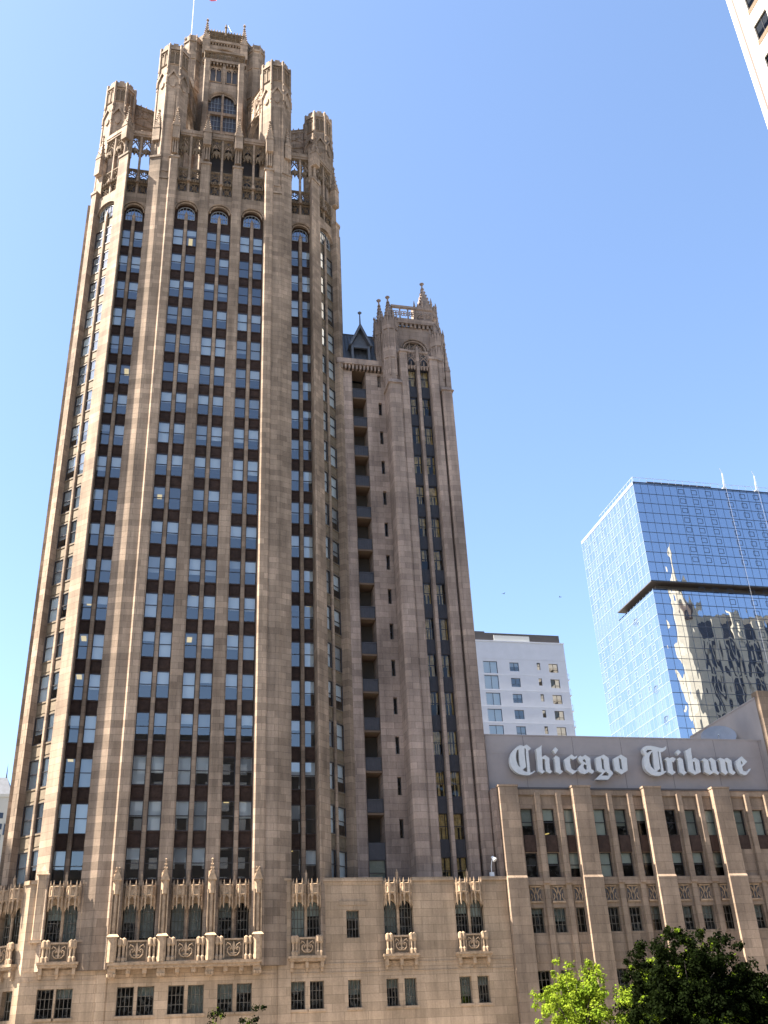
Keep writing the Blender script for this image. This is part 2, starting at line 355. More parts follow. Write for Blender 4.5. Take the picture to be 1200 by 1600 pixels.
# ------------------------------------------------------------------ gothic ornament
def pinnacle(b, fr, u, v, z0, z1, w, gable=True, crockets=5):
    """square shaft, little gables, crocketed spire and finial"""
    zs = z0+(z1-z0)*0.42; h = w/2
    b.box(fr, u-h, u+h, v-h, v+h, z0, zs)
    if gable:
        for du, dv in ((0, 1), (0, -1), (1, 0), (-1, 0)):
            g = fr.sh(u, v)
            if dv: b.slab(g, [(-h*1.15, zs-w*0.35), (h*1.15, zs-w*0.35), (0, zs+w*0.9)], dv*h*0.6, dv*(h+0.05)) if dv > 0 else b.slab(g, [(-h*1.15, zs-w*0.35), (h*1.15, zs-w*0.35), (0, zs+w*0.9)], -(h+0.05), -h*0.6)
            else:
                g2 = Fr(g.x, g.y, fr.deg+90*du); b.slab(g2, [(-h*1.1, zs-w*0.35), (h*1.1, zs-w*0.35), (0, zs+w*0.9)], h*0.62, h+0.04)
    r = h*0.85; zt = z1-(z1-zs)*0.12
    b.prism([fr.p(u+a*r, v+c*r, 0)[:2] for a, c in ((-1, -1), (1, -1), (1, 1), (-1, 1))], zs, zt, [fr.p(u, v, 0)[:2]])
    for i in range(crockets):
        t = (i+0.6)/(crockets+0.4); z = zs+(zt-zs)*t; q = r*(1-t)+0.03; k = max(0.045, w*0.11)
        for a, c in ((-1, -1), (1, -1), (1, 1), (-1, 1)):
            x, y, _ = fr.p(u+a*q, v+c*q, 0); b.ngon(x, y, k, 4, z-k*0.6, z+k, 0.3, k*0.3)
    x, y, _ = fr.p(u, v, 0); k = max(0.07, w*0.2)
    b.ngon(x, y, k*0.45, 6, zt-0.25, zt+0.05); b.ngon(x, y, k*0.5, 6, zt+0.05, zt+0.05+k, 0, k*1.1); b.ngon(x, y, k*1.1, 6, zt+0.05+k, z1+k, 0, 0.02)
def tracery(b, fr, u0, u1, z0, z1, v, r=0.06, lights=2, style='ogee'):
    """openwork panel: bars, ogee arcs and cusped circles, all round bars"""
    P = lambda u, z: fr.p(u, v, z); W_ = (u1-u0)/lights; H = z1-z0
    b.tube([P(u0, z0), P(u0, z1)], r); b.tube([P(u1, z0), P(u1, z1)], r)
    b.tube([P(u0, z0), P(u1, z0)], r*1.2); b.tube([P(u0, z1), P(u1, z1)], r*1.2)
    for i in range(lights):
        a = u0+i*W_; c = a+W_/2; e = a+W_
        if i: b.tube([P(a, z0), P(a, z1)], r)
        if style == 'ogee':
            R = min(W_*0.3, H*0.22); zc = z1-R*1.15
            b.tube([P(c+R*cos(t*pi/5), zc+R*sin(t*pi/5)) for t in range(11)], r*0.75)
            for k in (1, 3, 5, 7): q = k*pi/4; b.tube([P(c+R*cos(q), zc+R*sin(q)), P(c+R*0.35*cos(q), zc+R*0.35*sin(q))], r*0.8)
            b.tube([P(a, z0+H*0.12), P(a+W_*0.12, z0+H*0.36), P(c, zc-R)], r*0.8); b.tube([P(e, z0+H*0.12), P(e-W_*0.12, z0+H*0.36), P(c, zc-R)], r*0.8)
            b.tube([P(c, z0), P(c, z0+H*0.34)], r*0.7)
            b.tube([P(a, z0+H*0.45), P(a+W_*0.2, z0+H*0.62), P(a+W_*0.1, z1-0.02)], r*0.7); b.tube([P(e, z0+H*0.45), P(e-W_*0.2, z0+H*0.62), P(e-W_*0.1, z1-0.02)], r*0.7)
        elif style == 'cross':
            b.tube([P(a, z0), P(c, (z0+z1)/2), P(e, z0)], r*0.8); b.tube([P(a, z1), P(c, (z0+z1)/2), P(e, z1)], r*0.8)
            b.tube([P(c, z0), P(c, z1)], r*0.7)
            R = W_*0.2
            b.tube([P(c+R*cos(t*pi/4), (z0+z1)/2+R*sin(t*pi/4)) for t in range(9)], r*0.8)
        elif style == 'quatre':
            R = min(W_, H)*0.24
            for q in range(4):
                x, y = c+R*cos(q*pi/2+pi/4), (z0+z1)/2+R*sin(q*pi/2+pi/4)
                b.tube([P(x+R*0.7*cos(t*pi/4), y+R*0.7*sin(t*pi/4)) for t in range(9)], r*0.7)
        elif style == 'lancet':
            zs = z1-W_*0.75
            b.tube([P(a, z0), P(a, zs), P(a+W_*0.18, z1-W_*0.25), P(c, z1)], r*0.9); b.tube([P(e, z0), P(e, zs), P(e-W_*0.18, z1-W_*0.25), P(c, z1)], r*0.9)
            b.tube([P(a+W_*0.18, z1-W_*0.28), P(c, zs), P(e-W_*0.18, z1-W_*0.28)], r*0.7)
def cornice(b, fr, u0, u1, v, z0, z1, out=0.2, step=0.5):
    b.box(fr, u0, u1, v-0.3, v+out, z0+(z1-z0)*0.45, z1)
    u = u0+0.1
    while u < u1-0.2:
        b.box(fr, u, u+step*0.45, v-0.2, v+out*0.7, z0, z0+(z1-z0)*0.447); u += step

# ================================================================== THE SETTING
b = mb('ground'); b.quad((-3000, -3000, -0.02), (3000, -3000, -0.02), (3000, 3000, -0.02), (-3000, 3000, -0.02)); struct(b.build('ground'))
b = mb('asphalt'); b.quad((-600, -70, -0.012), (600, -70, -0.012), (600, -16, -0.012), (-600, -16, -0.012)); struct(b.build('road'))
b = mb('paint')
for y in (-52.0, -34.0):
    x = -200
    while x < 200: b.quad((x, y, -0.006), (x+3, y, -0.006), (x+3, y+0.15, -0.006), (x, y+0.15, -0.006)); x += 9
b.quad((-200, -43.1, -0.006), (200, -43.1, -0.006), (200, -42.9, -0.006), (-200, -42.9, -0.006)); struct(b.build('road_markings'))
b = mb('pave'); b.box(FW, -600, 600, -40, 15.8, -0.3, 0.0)
struct(b.build('pavement'))
b = mb('pave'); b.box(FW, -600, 600, 70.2, 130, -0.3, 0.0)
struct(b.build('far_pavement'))

# ================================================================== GOTHIC TOWER
XC = 3.735
FH = 3.747; S0 = 15.62                             # floor height, sill of the lowest shaft window
NF = 19                                            # shaft floors; top sill S0+18*FH = 83.1
TW = thing('gothic_skyscraper', (XC, 12, 0), 'tall limestone skyscraper with vertical piers and a crown of turrets and flying buttresses', 'skyscraper')
F0 = Fr(XC, 0, 0)
FA = {s: Fr(XC+s*9.5, 1.2, 0) for s in (-1, 1)}
FC = {s: Fr(XC+s*12.6, 1.9, s*45) for s in (-1, 1)}
CAPZ = 95.6
# inner walls and floors
b = mb('room'); b.prism([(XC-9.5, 4.2), (XC+9.5, 4.2), (XC+9.5, 24), (XC-9.5, 24)], 0.5, 90.2); b.build('core_wall', TW)
plan = [(-8.2, .85), (8.2, .85), (8.3, 2.05), (10.9, 2.05), (11.3, 1.9), (12.9, 3.5), (12.9, 24), (-12.9, 24), (-12.9, 3.5), (-11.3, 1.9), (-10.9, 2.05), (-8.3, 2.05)]
b = mb('ceil'); b.prism([(XC+x, y) for x, y in plan], -0.15, 0.15); me = b.mesh('floor_slab')
for k in range(NF+1):
    o = bpy.data.objects.new('floor_slab', me); C.objects.link(o); o.parent = TW
    o.matrix_parent_inverse = Matrix.Translation((-XC, -12, 0)); o.location = (0, 0, S0-0.75+k*FH)
# side and back walls
b = mb('tower')
for s in (-1, 1):
    a, c = sorted((XC+s*13.7, XC+s*14.4)); b.box(FW, a, c, -25, -3.4, 0.2, 89.4)
    a, c = sorted((XC+s*14.35, XC+s*15.1)); b.box(FW, a, c, -10.5, -5.6, 0.2, 92.2)
    a, c = sorted((XC+s*14.0, XC+s*14.8)); b.box(FW, a, c, -19.5, -16, 0.2, 92)
b.box(FW, XC-14.0, XC+14.0, -26, -25.01, 0.2, 89.5)
b.prism([(XC+x*1.02, y+0.35) for x, y in plan], 89.0, 90.6)
b.build('side_wall', TW)

# piers of the three middle bays and the two strips against the corner buttresses
def pier(u, w, fr=F0, vf=0.3, vb=-0.75, z0=9, name='pier'):
    b = mb('tower'); b.bevbox(fr, u-w/2, u+w/2, vb, vf, z0, CAPZ-0.35, 0.14)
    b.box(fr, u-w/2-0.08, u+w/2+0.08, vb, vf+0.1, CAPZ-0.35, CAPZ-0.1)
    b.prism([fr.p(x, v, 0)[:2] for x, v in ((u-w/2, vb), (u+w/2, vb), (u+w/2, vf), (u-w/2, vf))], CAPZ-0.1, CAPZ+0.5, [fr.p(x, v, 0)[:2] for x, v in ((u-w*.36, vb), (u+w*.36, vb), (u+w*.36, vf-0.35), (u-w*.36, vf-0.35))])
    b.box(fr, u-w*0.36, u+w*0.36, vb+0.1, vf-0.42, CAPZ+0.5, 101.2)
    o = b.build(name, TW)
    q = mb('tower'); pv = vf-0.2
    q.box(fr, u-w*0.3, u-w*0.2, pv-0.15, pv+0.15, 96.1, 99.2); q.box(fr, u+w*0.2, u+w*0.3, pv-0.15, pv+0.15, 96.1, 99.2)
    q.ngon(*fr.p(u, pv-0.05, 0)[:2], w*0.2, 6, 96.15, 98.3, 0, w*0.13)                # statue shaft under the canopy
    pinnacle(q, fr, u, pv+.02, 98.3, 103.9, w*0.82, True, 7)
    q.build('pinnacle', o)
    return o
for u in (-1.86, 1.86): pier(u, 1.12)
for s in (-1, 1): pier(s*5.53, 1.02, vf=0.66, z0=9)

# corner buttresses rising into the turrets
def octo(cx, cy, ap): return [(cx+ap/cos(pi/8)*cos(pi/8+i*pi/4), cy+ap/cos(pi/8)*sin(pi/8+i*pi/4)) for i in range(8)]
def turret(cx, cy, top, z0, name='turret', parent=None, deg=0):
    b = mb('tower')
    b.prism(octo(cx, cy, 1.8), min(z0, 91), top-5.6); b.prism(octo(cx, cy, 1.72), top-5.6, top-0.9)
    b.prism(octo(cx, cy, 1.86), top-0.9, top-0.6)
    R = 1.72/cos(pi/8)
    for i in range(8):
        a = pi/8+i*pi/4; x, y = cx+R*cos(a), cy+R*sin(a)
        b.ngon(x, y, 0.2, 6, 93, top+0.05, 0.2); b.ngon(x, y, 0.2, 6, top+0.05, top+0.45, 0.2, 0)
        fr = Fr(cx, cy, i*45)
        # gable, shield and blind panel on each face
        b.slab(fr, [(-0.85, top-7.4), (-0.85, top-6.3), (0, top-4.7), (0.85, top-6.3), (0.85, top-7.4), (0.66, top-7.4), (0.66, top-6.45), (0, top-5.15), (-0.66, top-6.45), (-0.66, top-7.4)], 1.76, 1.98)
        b.slab(fr, [(-0.34, top-7.0), (0.34, top-7.0), (0.3, top-7.6), (0, top-7.95), (-0.3, top-7.6)], 1.72, 1.94)
        b.mat('darkstone').box(fr, -.58, .58, 1.6, 1.735, top-3.6, top-1.2); b.mat('tower'); tracery(b, fr, -0.6, 0.6, top-3.6, top-1.2, 1.79, 0.055, 2, 'lancet')
        b.box(fr, -0.62, 0.62, 1.3, 1.74, top-0.6, top-0.15)
        if i % 2 == 0: b.bevbox(fr, -0.5, 0.5, 1.72, 1.9, 93.2, top-8.6, 0.1)
    for i in range(8):
        a = pi/8+i*pi/4; x, y = cx+R*1.08*cos(a), cy+R*1.08*sin(a)
        for k in range(4): z = top-4.4-1.15*k; b.ngon(x, y, 0.13, 4, z-.12, z+.3, a, .05)
        fr = Fr(cx, cy, i*45); b.slab(fr, [(-.62, top-.15), (.62, top-.15), (.62, top+.1), (.3, top+.1), (.3, top+.4), (-.3, top+.4), (-.3, top+.1), (-.62, top+.1)], 1.5, 1.7)
    return b.build(name, parent)
for s in (-1, 1):
    b = mb('tower'); F = F0
    a, c = (6.04, 7.05)
    pts = [(6.04, 1.8), (6.04, -.45), (7.05, -.45), (7.05, 1.8)]
    b.prism([(XC+s*x, y) for x, y in pts], 9, 91.8)
    b.prism([(XC+s*x, y) for x, y in [(6.04, .2), (6.04, -.58), (7.05, -.58), (7.05, .2)]], 91.8, 92.1)
    o = b.build('buttress', TW)
    turret(XC+s*6.4, 1.55, 115.5, 92, 'turret', o)
    # diagonal pier between buttress and recessed bay
    b = mb('tower'); pts = [(7.06, 1.7), (7.06, -.42), (8.27, .02), (8.27, 2.1), (7.6, 2.3)]
    b.prism([(XC+s*x, y) for x, y in pts], 9, CAPZ-0.3)
    b.prism([(XC+s*x, y) for x, y in [(7.06, 1.0), (7.06, -.54), (8.36, -.07), (8.36, 1.2)]], CAPZ-0.3, CAPZ)
    o = b.build('pier', TW); q = mb('tower'); f2 = Fr(XC+s*7.72, .2, s*20)
    q.box(f2, -0.5, 0.5, -0.7, -0.35, CAPZ, 101)
    pinnacle(q, f2, 0, -0.05, 98.3, 103.9, 0.8, True, 7); q.ngon(f2.x, f2.y+0.1, 0.2, 6, CAPZ, 98.4, 0, .13); q.build('pinnacle', o)
    # pier between recessed bay and chamfer
    b = mb('tower'); pts = [(10.62, 2.0), (10.62, -.3), (10.72, -.3), (11.74, .72), (11.4, 1.3)]
    b.prism([(XC+s*x, y) for x, y in pts], 9, CAPZ-0.3); b.prism([(XC+s*x, y) for x, y in [(10.55, 1.6), (10.55, -.4), (10.76, -.4), (11.87, .71), (11.45, 1.3)]], CAPZ-0.3, CAPZ)
    o = b.build('pier', TW); q = mb('tower'); f2 = Fr(XC+s*11.15, .6, s*45)
    q.box(f2, -0.45, 0.45, -0.6, -0.25, CAPZ, 101.3); pinnacle(q, f2, 0, .08, 98.2, 104, 0.85, True, 7); q.ngon(f2.x, f2.y, 0.22, 6, CAPZ, 98.2, 0, .15); q.build('pinnacle', o)
    # pier on the far side of the chamfer
    b = mb('tower'); pts = [(13.35, 3.25), (14.0, 2.6), (14.5, 3.1), (14.5, 3.5), (13.7, 3.9)]
    b.prism([(XC+s*x, y) for x, y in pts], 9, CAPZ-4.3); b.prism([(XC+s*x, y) for x, y in [(13.4, 3.2), (14.0, 2.46), (14.64, 3.1), (14.64, 3.55), (13.8, 3.8)]], CAPZ-4.3, CAPZ-4)
    o = b.build('pier', TW); q = mb('tower'); f2 = Fr(XC+s*14.0, 3.25, s*45)
    q.box(f2, -0.5, 0.5, -0.5, -0.1, CAPZ-4, 97.5); pinnacle(q, f2, 0, 0.05, 94.6, 101.5, 0.8); q.build('pinnacle', o)
    turret(XC+s*13.1, 9.05, 116.3, 89.5, 'turret', TW)

# bays: mullion, arch head, loggia, windows
rest = Rest(); todo = []
def bay(fr, hw, parent=TW, gd=0.66, sm='bronze', m=.19):
    b = mb('tower')
    mv = -.2 if gd > .5 else -.02; b.bevbox(fr, -m, m, -gd, mv, 9, 87.3, 0.06); b.prism([fr.p(u, v, 0)[:2] for u, v in ((-m, -gd), (m, -gd), (m, mv), (-m, mv))], 87.3, 88.2, [fr.p(0, -gd+.1, 0)[:2]])
    b.build('mullion', parent)
    a = mb('tower'); a.arch(fr, 0, hw, 1.25, 88.05, 90.7, -0.75, 0.0, hw+0.02, hw+0.02)
    a.tube([fr.p(-(hw-.16)*cos(pi*i/12), -0.22, 88.05+1.1*sin(pi*i/12)) for i in range(13)], 0.12); a.build('arch', parent)
    # leaded lunette above the top floor
    g = mb('lightframe'); pts = [(-hw*0.74*cos(pi*i/12), 87.85+1.0*sin(pi*i/12)) for i in range(13)]
    g.tube([fr.p(u, -gd, z) for u, z in pts], 0.04); g.tube([fr.p(-hw*0.74, -gd, 87.0), fr.p(-hw*0.74, -gd, 87.85)], 0.04); g.tube([fr.p(hw*0.74, -gd, 87.0), fr.p(hw*0.74, -gd, 87.85)], 0.04)
    for k in range(-2, 3): g.tube([fr.p(k*hw*0.28, -gd, 87.0), fr.p(k*hw*0.28, -gd, 87.85+1.0*sqrt(max(0, 1-(k*.28/.74)**2)))], 0.028)
    g.tube([fr.p(-hw*0.74, -gd, 87.75), fr.p(hw*0.74, -gd, 87.75)], 0.028); g.tube([fr.p(-hw*0.74, -gd, 87.02), fr.p(hw*0.74, -gd, 87.02)], 0.05)
    w = g.build('lunette_window', parent)
    pn = mb('glassdim'); pn.slab(fr, [(-hw*0.74, 87.0)] + pts + [(hw*0.74, 87.0)], -gd-.07, -gd-.05); pn.build('pane', w)
    d = mb(sm); d.slab(fr, [(-hw, 85.55), (-hw, 88.05)] + [(-hw*cos(pi*i/12), 88.05+1.24*sin(pi*i/12)) for i in range(13)] + [(hw, 88.05), (hw, 85.55)], -gd-.24, -gd-.08, holes=([(-hw*0.74, 87.0)] + pts + [(hw*0.74, 87.0)],)); d.build('spandrel', parent)
    ww = hw-m
    for k in range(NF):
        for s in (-1, 1): todo.append((S0+k*FH, fr, s*(m+ww/2), ww, gd, sm))
def loggia(fr, hw, parent=TW):
    b = mb('tower'); P = lambda u, v, z: fr.p(u, v, z)
    b.bevbox(fr, -0.13, 0.13, -0.5, -0.12, 90.7, 101.2, 0.05)
    x, y, _ = P(0, 0.05, 0); b.ngon(x, y, 0.24, 6, 92.35, 93.0, 0, 0.16)
    b.mat('darkstone')
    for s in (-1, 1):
        b.mat('darkstone'); u0, u1 = (0.15, hw-0.03) if s > 0 else (-hw+0.03, -0.15)
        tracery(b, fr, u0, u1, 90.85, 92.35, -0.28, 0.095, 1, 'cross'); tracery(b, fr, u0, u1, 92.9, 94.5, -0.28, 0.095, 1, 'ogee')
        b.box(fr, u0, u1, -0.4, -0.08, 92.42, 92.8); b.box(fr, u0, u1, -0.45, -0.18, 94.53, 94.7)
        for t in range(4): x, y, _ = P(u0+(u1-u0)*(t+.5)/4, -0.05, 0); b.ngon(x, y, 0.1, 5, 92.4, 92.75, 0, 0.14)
        b.mat('dark').box(fr, u0, u1, -0.5, -0.45, 90.6, 92.42); b.box(fr, u0, u1, -0.62, -0.6, 92.8, 93.7); b.mat('darkstone')  # dark sheets paint the shade behind the lower tracery
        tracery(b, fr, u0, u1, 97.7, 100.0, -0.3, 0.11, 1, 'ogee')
        uc = (u0+u1)/2                                                # hanging canopy under the upper tracery
        hx = [(uc+0.46*(u1-u0)*cos(pi*t/4), -0.3+0.42*sin(pi*t/4)) for t in range(5)]
        b.prism([fr.p(u, v, 0)[:2] for u, v in hx], 97.35, 97.85); 
        for u, v in hx: x, y, _ = P(u, v-0.06 if v > -0.25 else v, 0); b.ngon(x, y, 0.07, 5, 96.9, 97.4, 0, 0.1)
        x, y, _ = P(uc, -0.05, 0); b.ngon(x, y, 0.05, 6, 96.75, 97.36, 0, 0.22)
    b.mat('tower'); b.box(fr, -hw, hw, -0.5, -0.05, 100.05, 100.35); b.box(fr, -hw, hw, -0.55, 0.02, 100.353, 100.9)
    b.build('loggia', parent)
for u in (-3.72, 0, 3.72): bay(F0.sh(u), 1.29); loggia(F0.sh(u), 1.29)
for s in (-1, 1):
    bay(FA[s], 1.24); loggia(FA[s], 1.24); bay(FC[s], 1.5, gd=.24, sm='stonepanel', m=.17); loggia(FC[s], 1.5)
todo.sort(key=lambda t: t[0])
for i, (z, fr, u, w, gd, sm) in enumerate(todo):
    f = rblind()
    if abs(fr.deg) > 1: f = random.choice([.97, .97, .97, .6])
    elif z < 35: f = random.choice([0, 0.35, 0.5, 0.5, 0.55, 0.95, 0])
    kw = dict(blind=f, bm=random.choice(['blind', 'blind', 'blind2']), span=1.3, sm=sm)
    if i < 100: window(TW, fr, u, -gd, z, round(w, 2), 2.45, 'sash', **kw)
    else: rest.add(fr, u, -gd, z, round(w, 2), 2.45, 'sash', **kw)
rest.build(TW)
# lit ceiling lamps on a few floors
random.seed(11)
for z, fr, u, w, gd, sm in todo:
    if abs(fr.deg) < 1 and random.random() < (0.34 if z < 42 else 0.025):
        b = mb('lamp'); d = random.uniform(1.4, 2.6); uu = u+random.uniform(-.1, .1)
        b.box(fr, uu-0.22, uu+0.22, -d-1.1, -d, z+2.72, z+2.78); b.build('ceiling_lamp', TW)

b = mb('dark'); b.box(F0, -1.75, 4.95, -2.0, -1.8, 90.5, 99.6); b.box(F0, -1.75, 4.95, -1.8, -.9, 99.2, 99.4); b.build('gallery_shade_wall', TW)  # dark screen added behind the loggia to paint its deep shade
# crown: flying buttresses, lantern
def flyer(x0, y0, x1, y1, zt0, zt1, zb0, zb1, sag, n=12):
    L = sqrt((x1-x0)**2+(y1-y0)**2); d = math.degrees(math.atan2(y1-y0, x1-x0)); fr = Fr(x0, y0, d); b = mb('tower')
    low = lambda u: zb0+(zb1-zb0)*u/L+sag*(1-(2*u/L-1)**2)
    top = lambda u: zt0+(zt1-zt0)*u/L
    arc = [(L*i/n, low(L*i/n)) for i in range(n+1)]
    b.slab(fr, arc + [(L, zt1), (0, zt0)], -.2, .2)
    b.tube([fr.p(0, 0, zt0+.05), fr.p(L, 0, zt1+.05)], .36); b.tube([fr.p(u, 0, z) for u, z in arc], .34); b.tube([fr.p(u, 0, z+.55) for u, z in arc], .27)
    for v in (-.24, .24):
        for k in range(2):
            a, c = L*(.06+.46*k), L*(.06+.46*k+.4); zl = max(low(a), low(c))+.75; zt = min(top(a), top(c))-.4
            if zt-zl > .8: tracery(b, fr, a, c, zl, zt, v, .06, 1, 'ogee')
    for k in range(9): u = L*(k+.5)/9; x, y, _ = fr.p(u, 0, 0); b.ngon(x, y, 0.13, 4, top(u)+0.3, top(u)+0.75, 0, 0.05)
    b.build('flying_buttress', TW)
for s in (-1, 1):
    flyer(XC+s*5.2, 2.9, XC+s*3.6, 8.4, 114.6, 116.4, 108.5, 108.2, 2.4)
    flyer(XC+s*11.6, 9.4, XC+s*5.4, 11.2, 114.8, 114.6, 108.8, 108.0, 2.2)
LN = [(-2.7, 7.6), (2.7, 7.6), (4.9, 9.8), (4.9, 19), (2.7, 21.2), (-2.7, 21.2), (-4.9, 19), (-4.9, 9.8)]
b = mb('tower')
b.prism([(XC+x*0.97, 14.4+(y-14.4)*0.97) for x, y in LN], 90.3, 123.2)
lantern = b.build('lantern', TW)
FL = Fr(XC, 7.6, 0)
b = mb('tower')
b.arch(FL, 0, 1.85, 1.75, 115.3, 118.9, -0.1, 0.45, 2.72, 2.72)
for r, v in ((1.95, .5), (1.7, .3)): b.tube([FL.p(-r*cos(pi*i/14), v, 115.3+r*.95*sin(pi*i/14)) for i in range(15)], 0.13)
for s in (-1, 1):
    a, c = sorted((s*1.85, s*2.72)); b.bevbox(FL, a, c, -0.1, 0.45, 90.3, 115.297, 0.12)
    b.bevbox(FL, s*2.3-0.4, s*2.3+0.4, 0.46, 0.85, 90.3, 123.0, 0.12)
b.bevbox(FL, -0.16, 0.16, 0.05, 0.42, 104, 116.9, 0.05)
for z in (112.9, 109.4): b.box(FL, -1.85, 1.85, 0.03, 0.36, z, z+0.5)
b.box(FL, -1.85, 1.85, 0.02, 0.3, 100.5, 107.2)
# traceried band and frieze above the great window
b.box(FL, -2.72, 2.72, -0.1, 0.1, 118.9, 123.2); b.bevbox(FL, -0.22, 0.22, 0.1, 0.45, 118.9, 123.0, 0.06)
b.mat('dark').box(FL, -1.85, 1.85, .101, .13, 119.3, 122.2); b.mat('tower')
for s in (-1, 1): tracery(b, FL, min(s*.3, s*1.85), max(s*.3, s*1.85), 119.3, 122.2, 0.3, 0.085, 2, 'lancet')
cornice(b, FL, -2.95, 2.95, 0.3, 122.6, 123.5, 0.35, 0.45)
b.mat('darkstone'); tracery(b, FL, -2.7, 2.7, 123.55, 124.9, 0.5, 0.09, 6, 'quatre'); b.mat('tower'); b.box(FL, -2.8, 2.8, 0.35, 0.72, 124.93, 125.3)
b.build('lantern_front', lantern)
d = mb('frame'); d.slab(FL, [(-1.85, 104), (1.85, 104)] + [(1.85*cos(pi*i/12), 115.3+1.74*sin(pi*i/12)) for i in range(13)], 0.0, 0.018)
d.build('window', lantern)
d = mb('lightframe')
for s in (-1, 1):
    for k in range(1, 4): u = s*(.16+1.67*k/4); d.box(FL, u-.025, u+.025, 0.05, 0.09, 107.2, 116.8-0.25*k)
    for z in (108.3, 110.9, 112.0, 114.4, 115.3): d.box(FL, min(s*.16, s*1.83), max(s*.16, s*1.83), 0.045, 0.085, z, z+.05)
d.build('window_grille', lantern)
# upper tier
b = mb('tower'); b.prism([(XC+x*0.98, 14.4+(y-14.4)*0.95) for x, y in LN], 123.0, 127.9); FU = Fr(XC, 14.4-6.8*.95, 0)
b.arch(FU, 0, 1.5, .95, 125.7, 127.3, 0.02, 0.32, 2.6, 2.6)
cornice(b, FU, -2.7, 2.7, 0.2, 127.3, 128.2, 0.3, 0.4)
b.mat('darkstone')
for z in (128.25, 129.1): tracery(b, FU, -2.5, 2.5, z, z+.8, 0.3, 0.075, 9, 'quatre')
b.box(FU, -2.6, 2.6, -0.1, 0.18, 128.2, 129.85); b.box(FU, -2.65, 2.65, -0.1, .42, 129.93, 130.1)
for k in range(13): x, y, _ = FU.p(-2.4+4.8*k/12, .25, 0); b.ngon(x, y, 0.17, 4, 130.1, 130.75, 0, 0.02)
x, y, _ = FU.p(0, .3, 0); b.ngon(x, y, 0.2, 6, 129.5, 131.3, 0, 0.12); b.ngon(x, y, .22, 6, 131.3, 132.1, 0, .04)
for sx in (-1, 1):
    f2 = Fr(XC+sx*3.75, 8.95, sx*45); cornice(b, f2, -1.4, 1.4, -.1, 127.3, 128.2, .3, .4); b.box(f2, -1.4, 1.4, -.3, 0, 128.2, 130.0)
b.build('upper_lantern', lantern)
for x, y, z0, z1, w in [(-2.6, 7.9, 125.0, 133.0, 1.0), (2.6, 7.9, 125.0, 133.0, 1.0), (-5.3, 11.2, 122, 131.6, 0.9), (5.5, 11.2, 120, 132.2, 1.0), (-3.9, 17, 124, 133.5, .8), (3.9, 17, 124, 133.5, .8)]:
    b = mb('tower'); pinnacle(b, Fr(XC+x, y, 0), 0, 0, z0, z1, w, True, 8); b.build('pinnacle', lantern)
for s in (-1, 1):                                   # octagonal stair turrets on the lantern corners
    b = mb('tower'); cx, cy = XC+s*4.4, 9.0
    b.prism(octo(cx, cy, 1.15), 90.3, 127.6); b.prism(octo(cx, cy, 1.28), 127.6, 127.9)
    for i in range(8):
        fr = Fr(cx, cy, i*45); b.slab(fr, [(-.5, 124.0), (.5, 124), (.5, 125), (0, 126.4), (-.5, 125)], 1.1, 1.26)
        b.slab(fr, [(-.5, 118.0), (.5, 118), (.5, 119), (0, 120.4), (-.5, 119)], 1.1, 1.3)
        a = pi/8+i*pi/4; b.ngon(cx+1.2*cos(a), cy+1.2*sin(a), 0.13, 5, 112, 128.6, 0); b.ngon(cx+1.2*cos(a), cy+1.2*sin(a), 0.16, 5, 128.6, 129.4, 0, 0)
        if i == 2: b.box(fr, -.3, .3, 1.15, 1.19, 113, 117.5)
    b.prism(octo(cx, cy, 1.0), 127.9, 129.2); b.build('stair_turret', lantern)

# flagpole and aerials on the crown
fp = thing('flagpole', (-1.0, 12, 123), 'white flagpole with a reddish flag on the very top of the crown', 'flagpole')
b = mb('steel'); b.ngon(-1.0, 12, 0.07, 8, 123, 146.5, 0, 0.04); b.ngon(-1.0, 12, 0.14, 8, 146.5, 146.8, 0, 0.05); b.build('pole', fp)
b = mb('red'); n = 8
for i in range(n):
    g = lambda k: (-0.9+0.5*k*0.8, 12+0.18*sin(k*1.3))
    (xa, ya), (xb, yb) = g(i), g(i+1); b.quad((xa, ya, 143.6-.06*i), (xb, yb, 143.6-.06*(i+1)), (xb, yb, 146.2-.05*(i+1)), (xa, ya, 146.2-.05*i))
b.build('flag', fp)
a = thing('roof_aerial', (XC+1.6, 11, 127), 'thin whip aerials standing on the crown roof', 'aerial')
b = mb('aluminium'); b.tube([(XC+1.6, 11, 127), (XC+1.6, 11, 133.8)], 0.03); b.tube([(XC+1.4, 11, 134), (XC+0.4, 11, 136.6)], 0.015); b.tube([(XC+1.3, 11, 134.2), (XC+1.9, 11, 134.2)], 0.03); b.build('mast', a)
b = mb('aluminium'); b.tube([(XC+5.0, 10.6, 126), (XC+5.0, 10.6, 131.5)], 0.03); b.build('rod', a)

# ================================================================== STONE PODIUM
PD = thing('stone_podium', (11, 4, 0), 'low limestone podium with canopied windows, balconies and a long ledge under the skyscraper', 'podium')
BAYS = [(-5.62, 'A'), (13.2, 'E'), (20.85, 'B'), (26.95, 'B'), (XC-3.65, 'M'), (XC, 'M'), (XC+3.65, 'M')]
up_op = [(c-1.24, c+1.24, 11.05, 15.19) for c, k in BAYS]
lowc = [(-6.3, 1.2), (-4.95, 1.2), (12.55, 1.12), (14.02, 1.12), (17.03, 1.07), (20.1, 1.0), (21.57, 1.0), (26.15, 1.0), (27.66, 1.0), (-.53, 1.25), (.96, 1.25), (3.22, 1.22), (4.69, 1.22), (6.9, 1.18), (8.37, 1.18)]
lo_op = [(c-w/2, c+w/2, 5.85, 7.83) for c, w in lowc] + [(16.49, 17.56, 10.9, 12.98)]
opens = up_op + lo_op
for k in range(7): opens.append((-6.2+5.4*k, -3.4+5.4*k, 0.9, 4.2))            # tall shop windows behind the trees
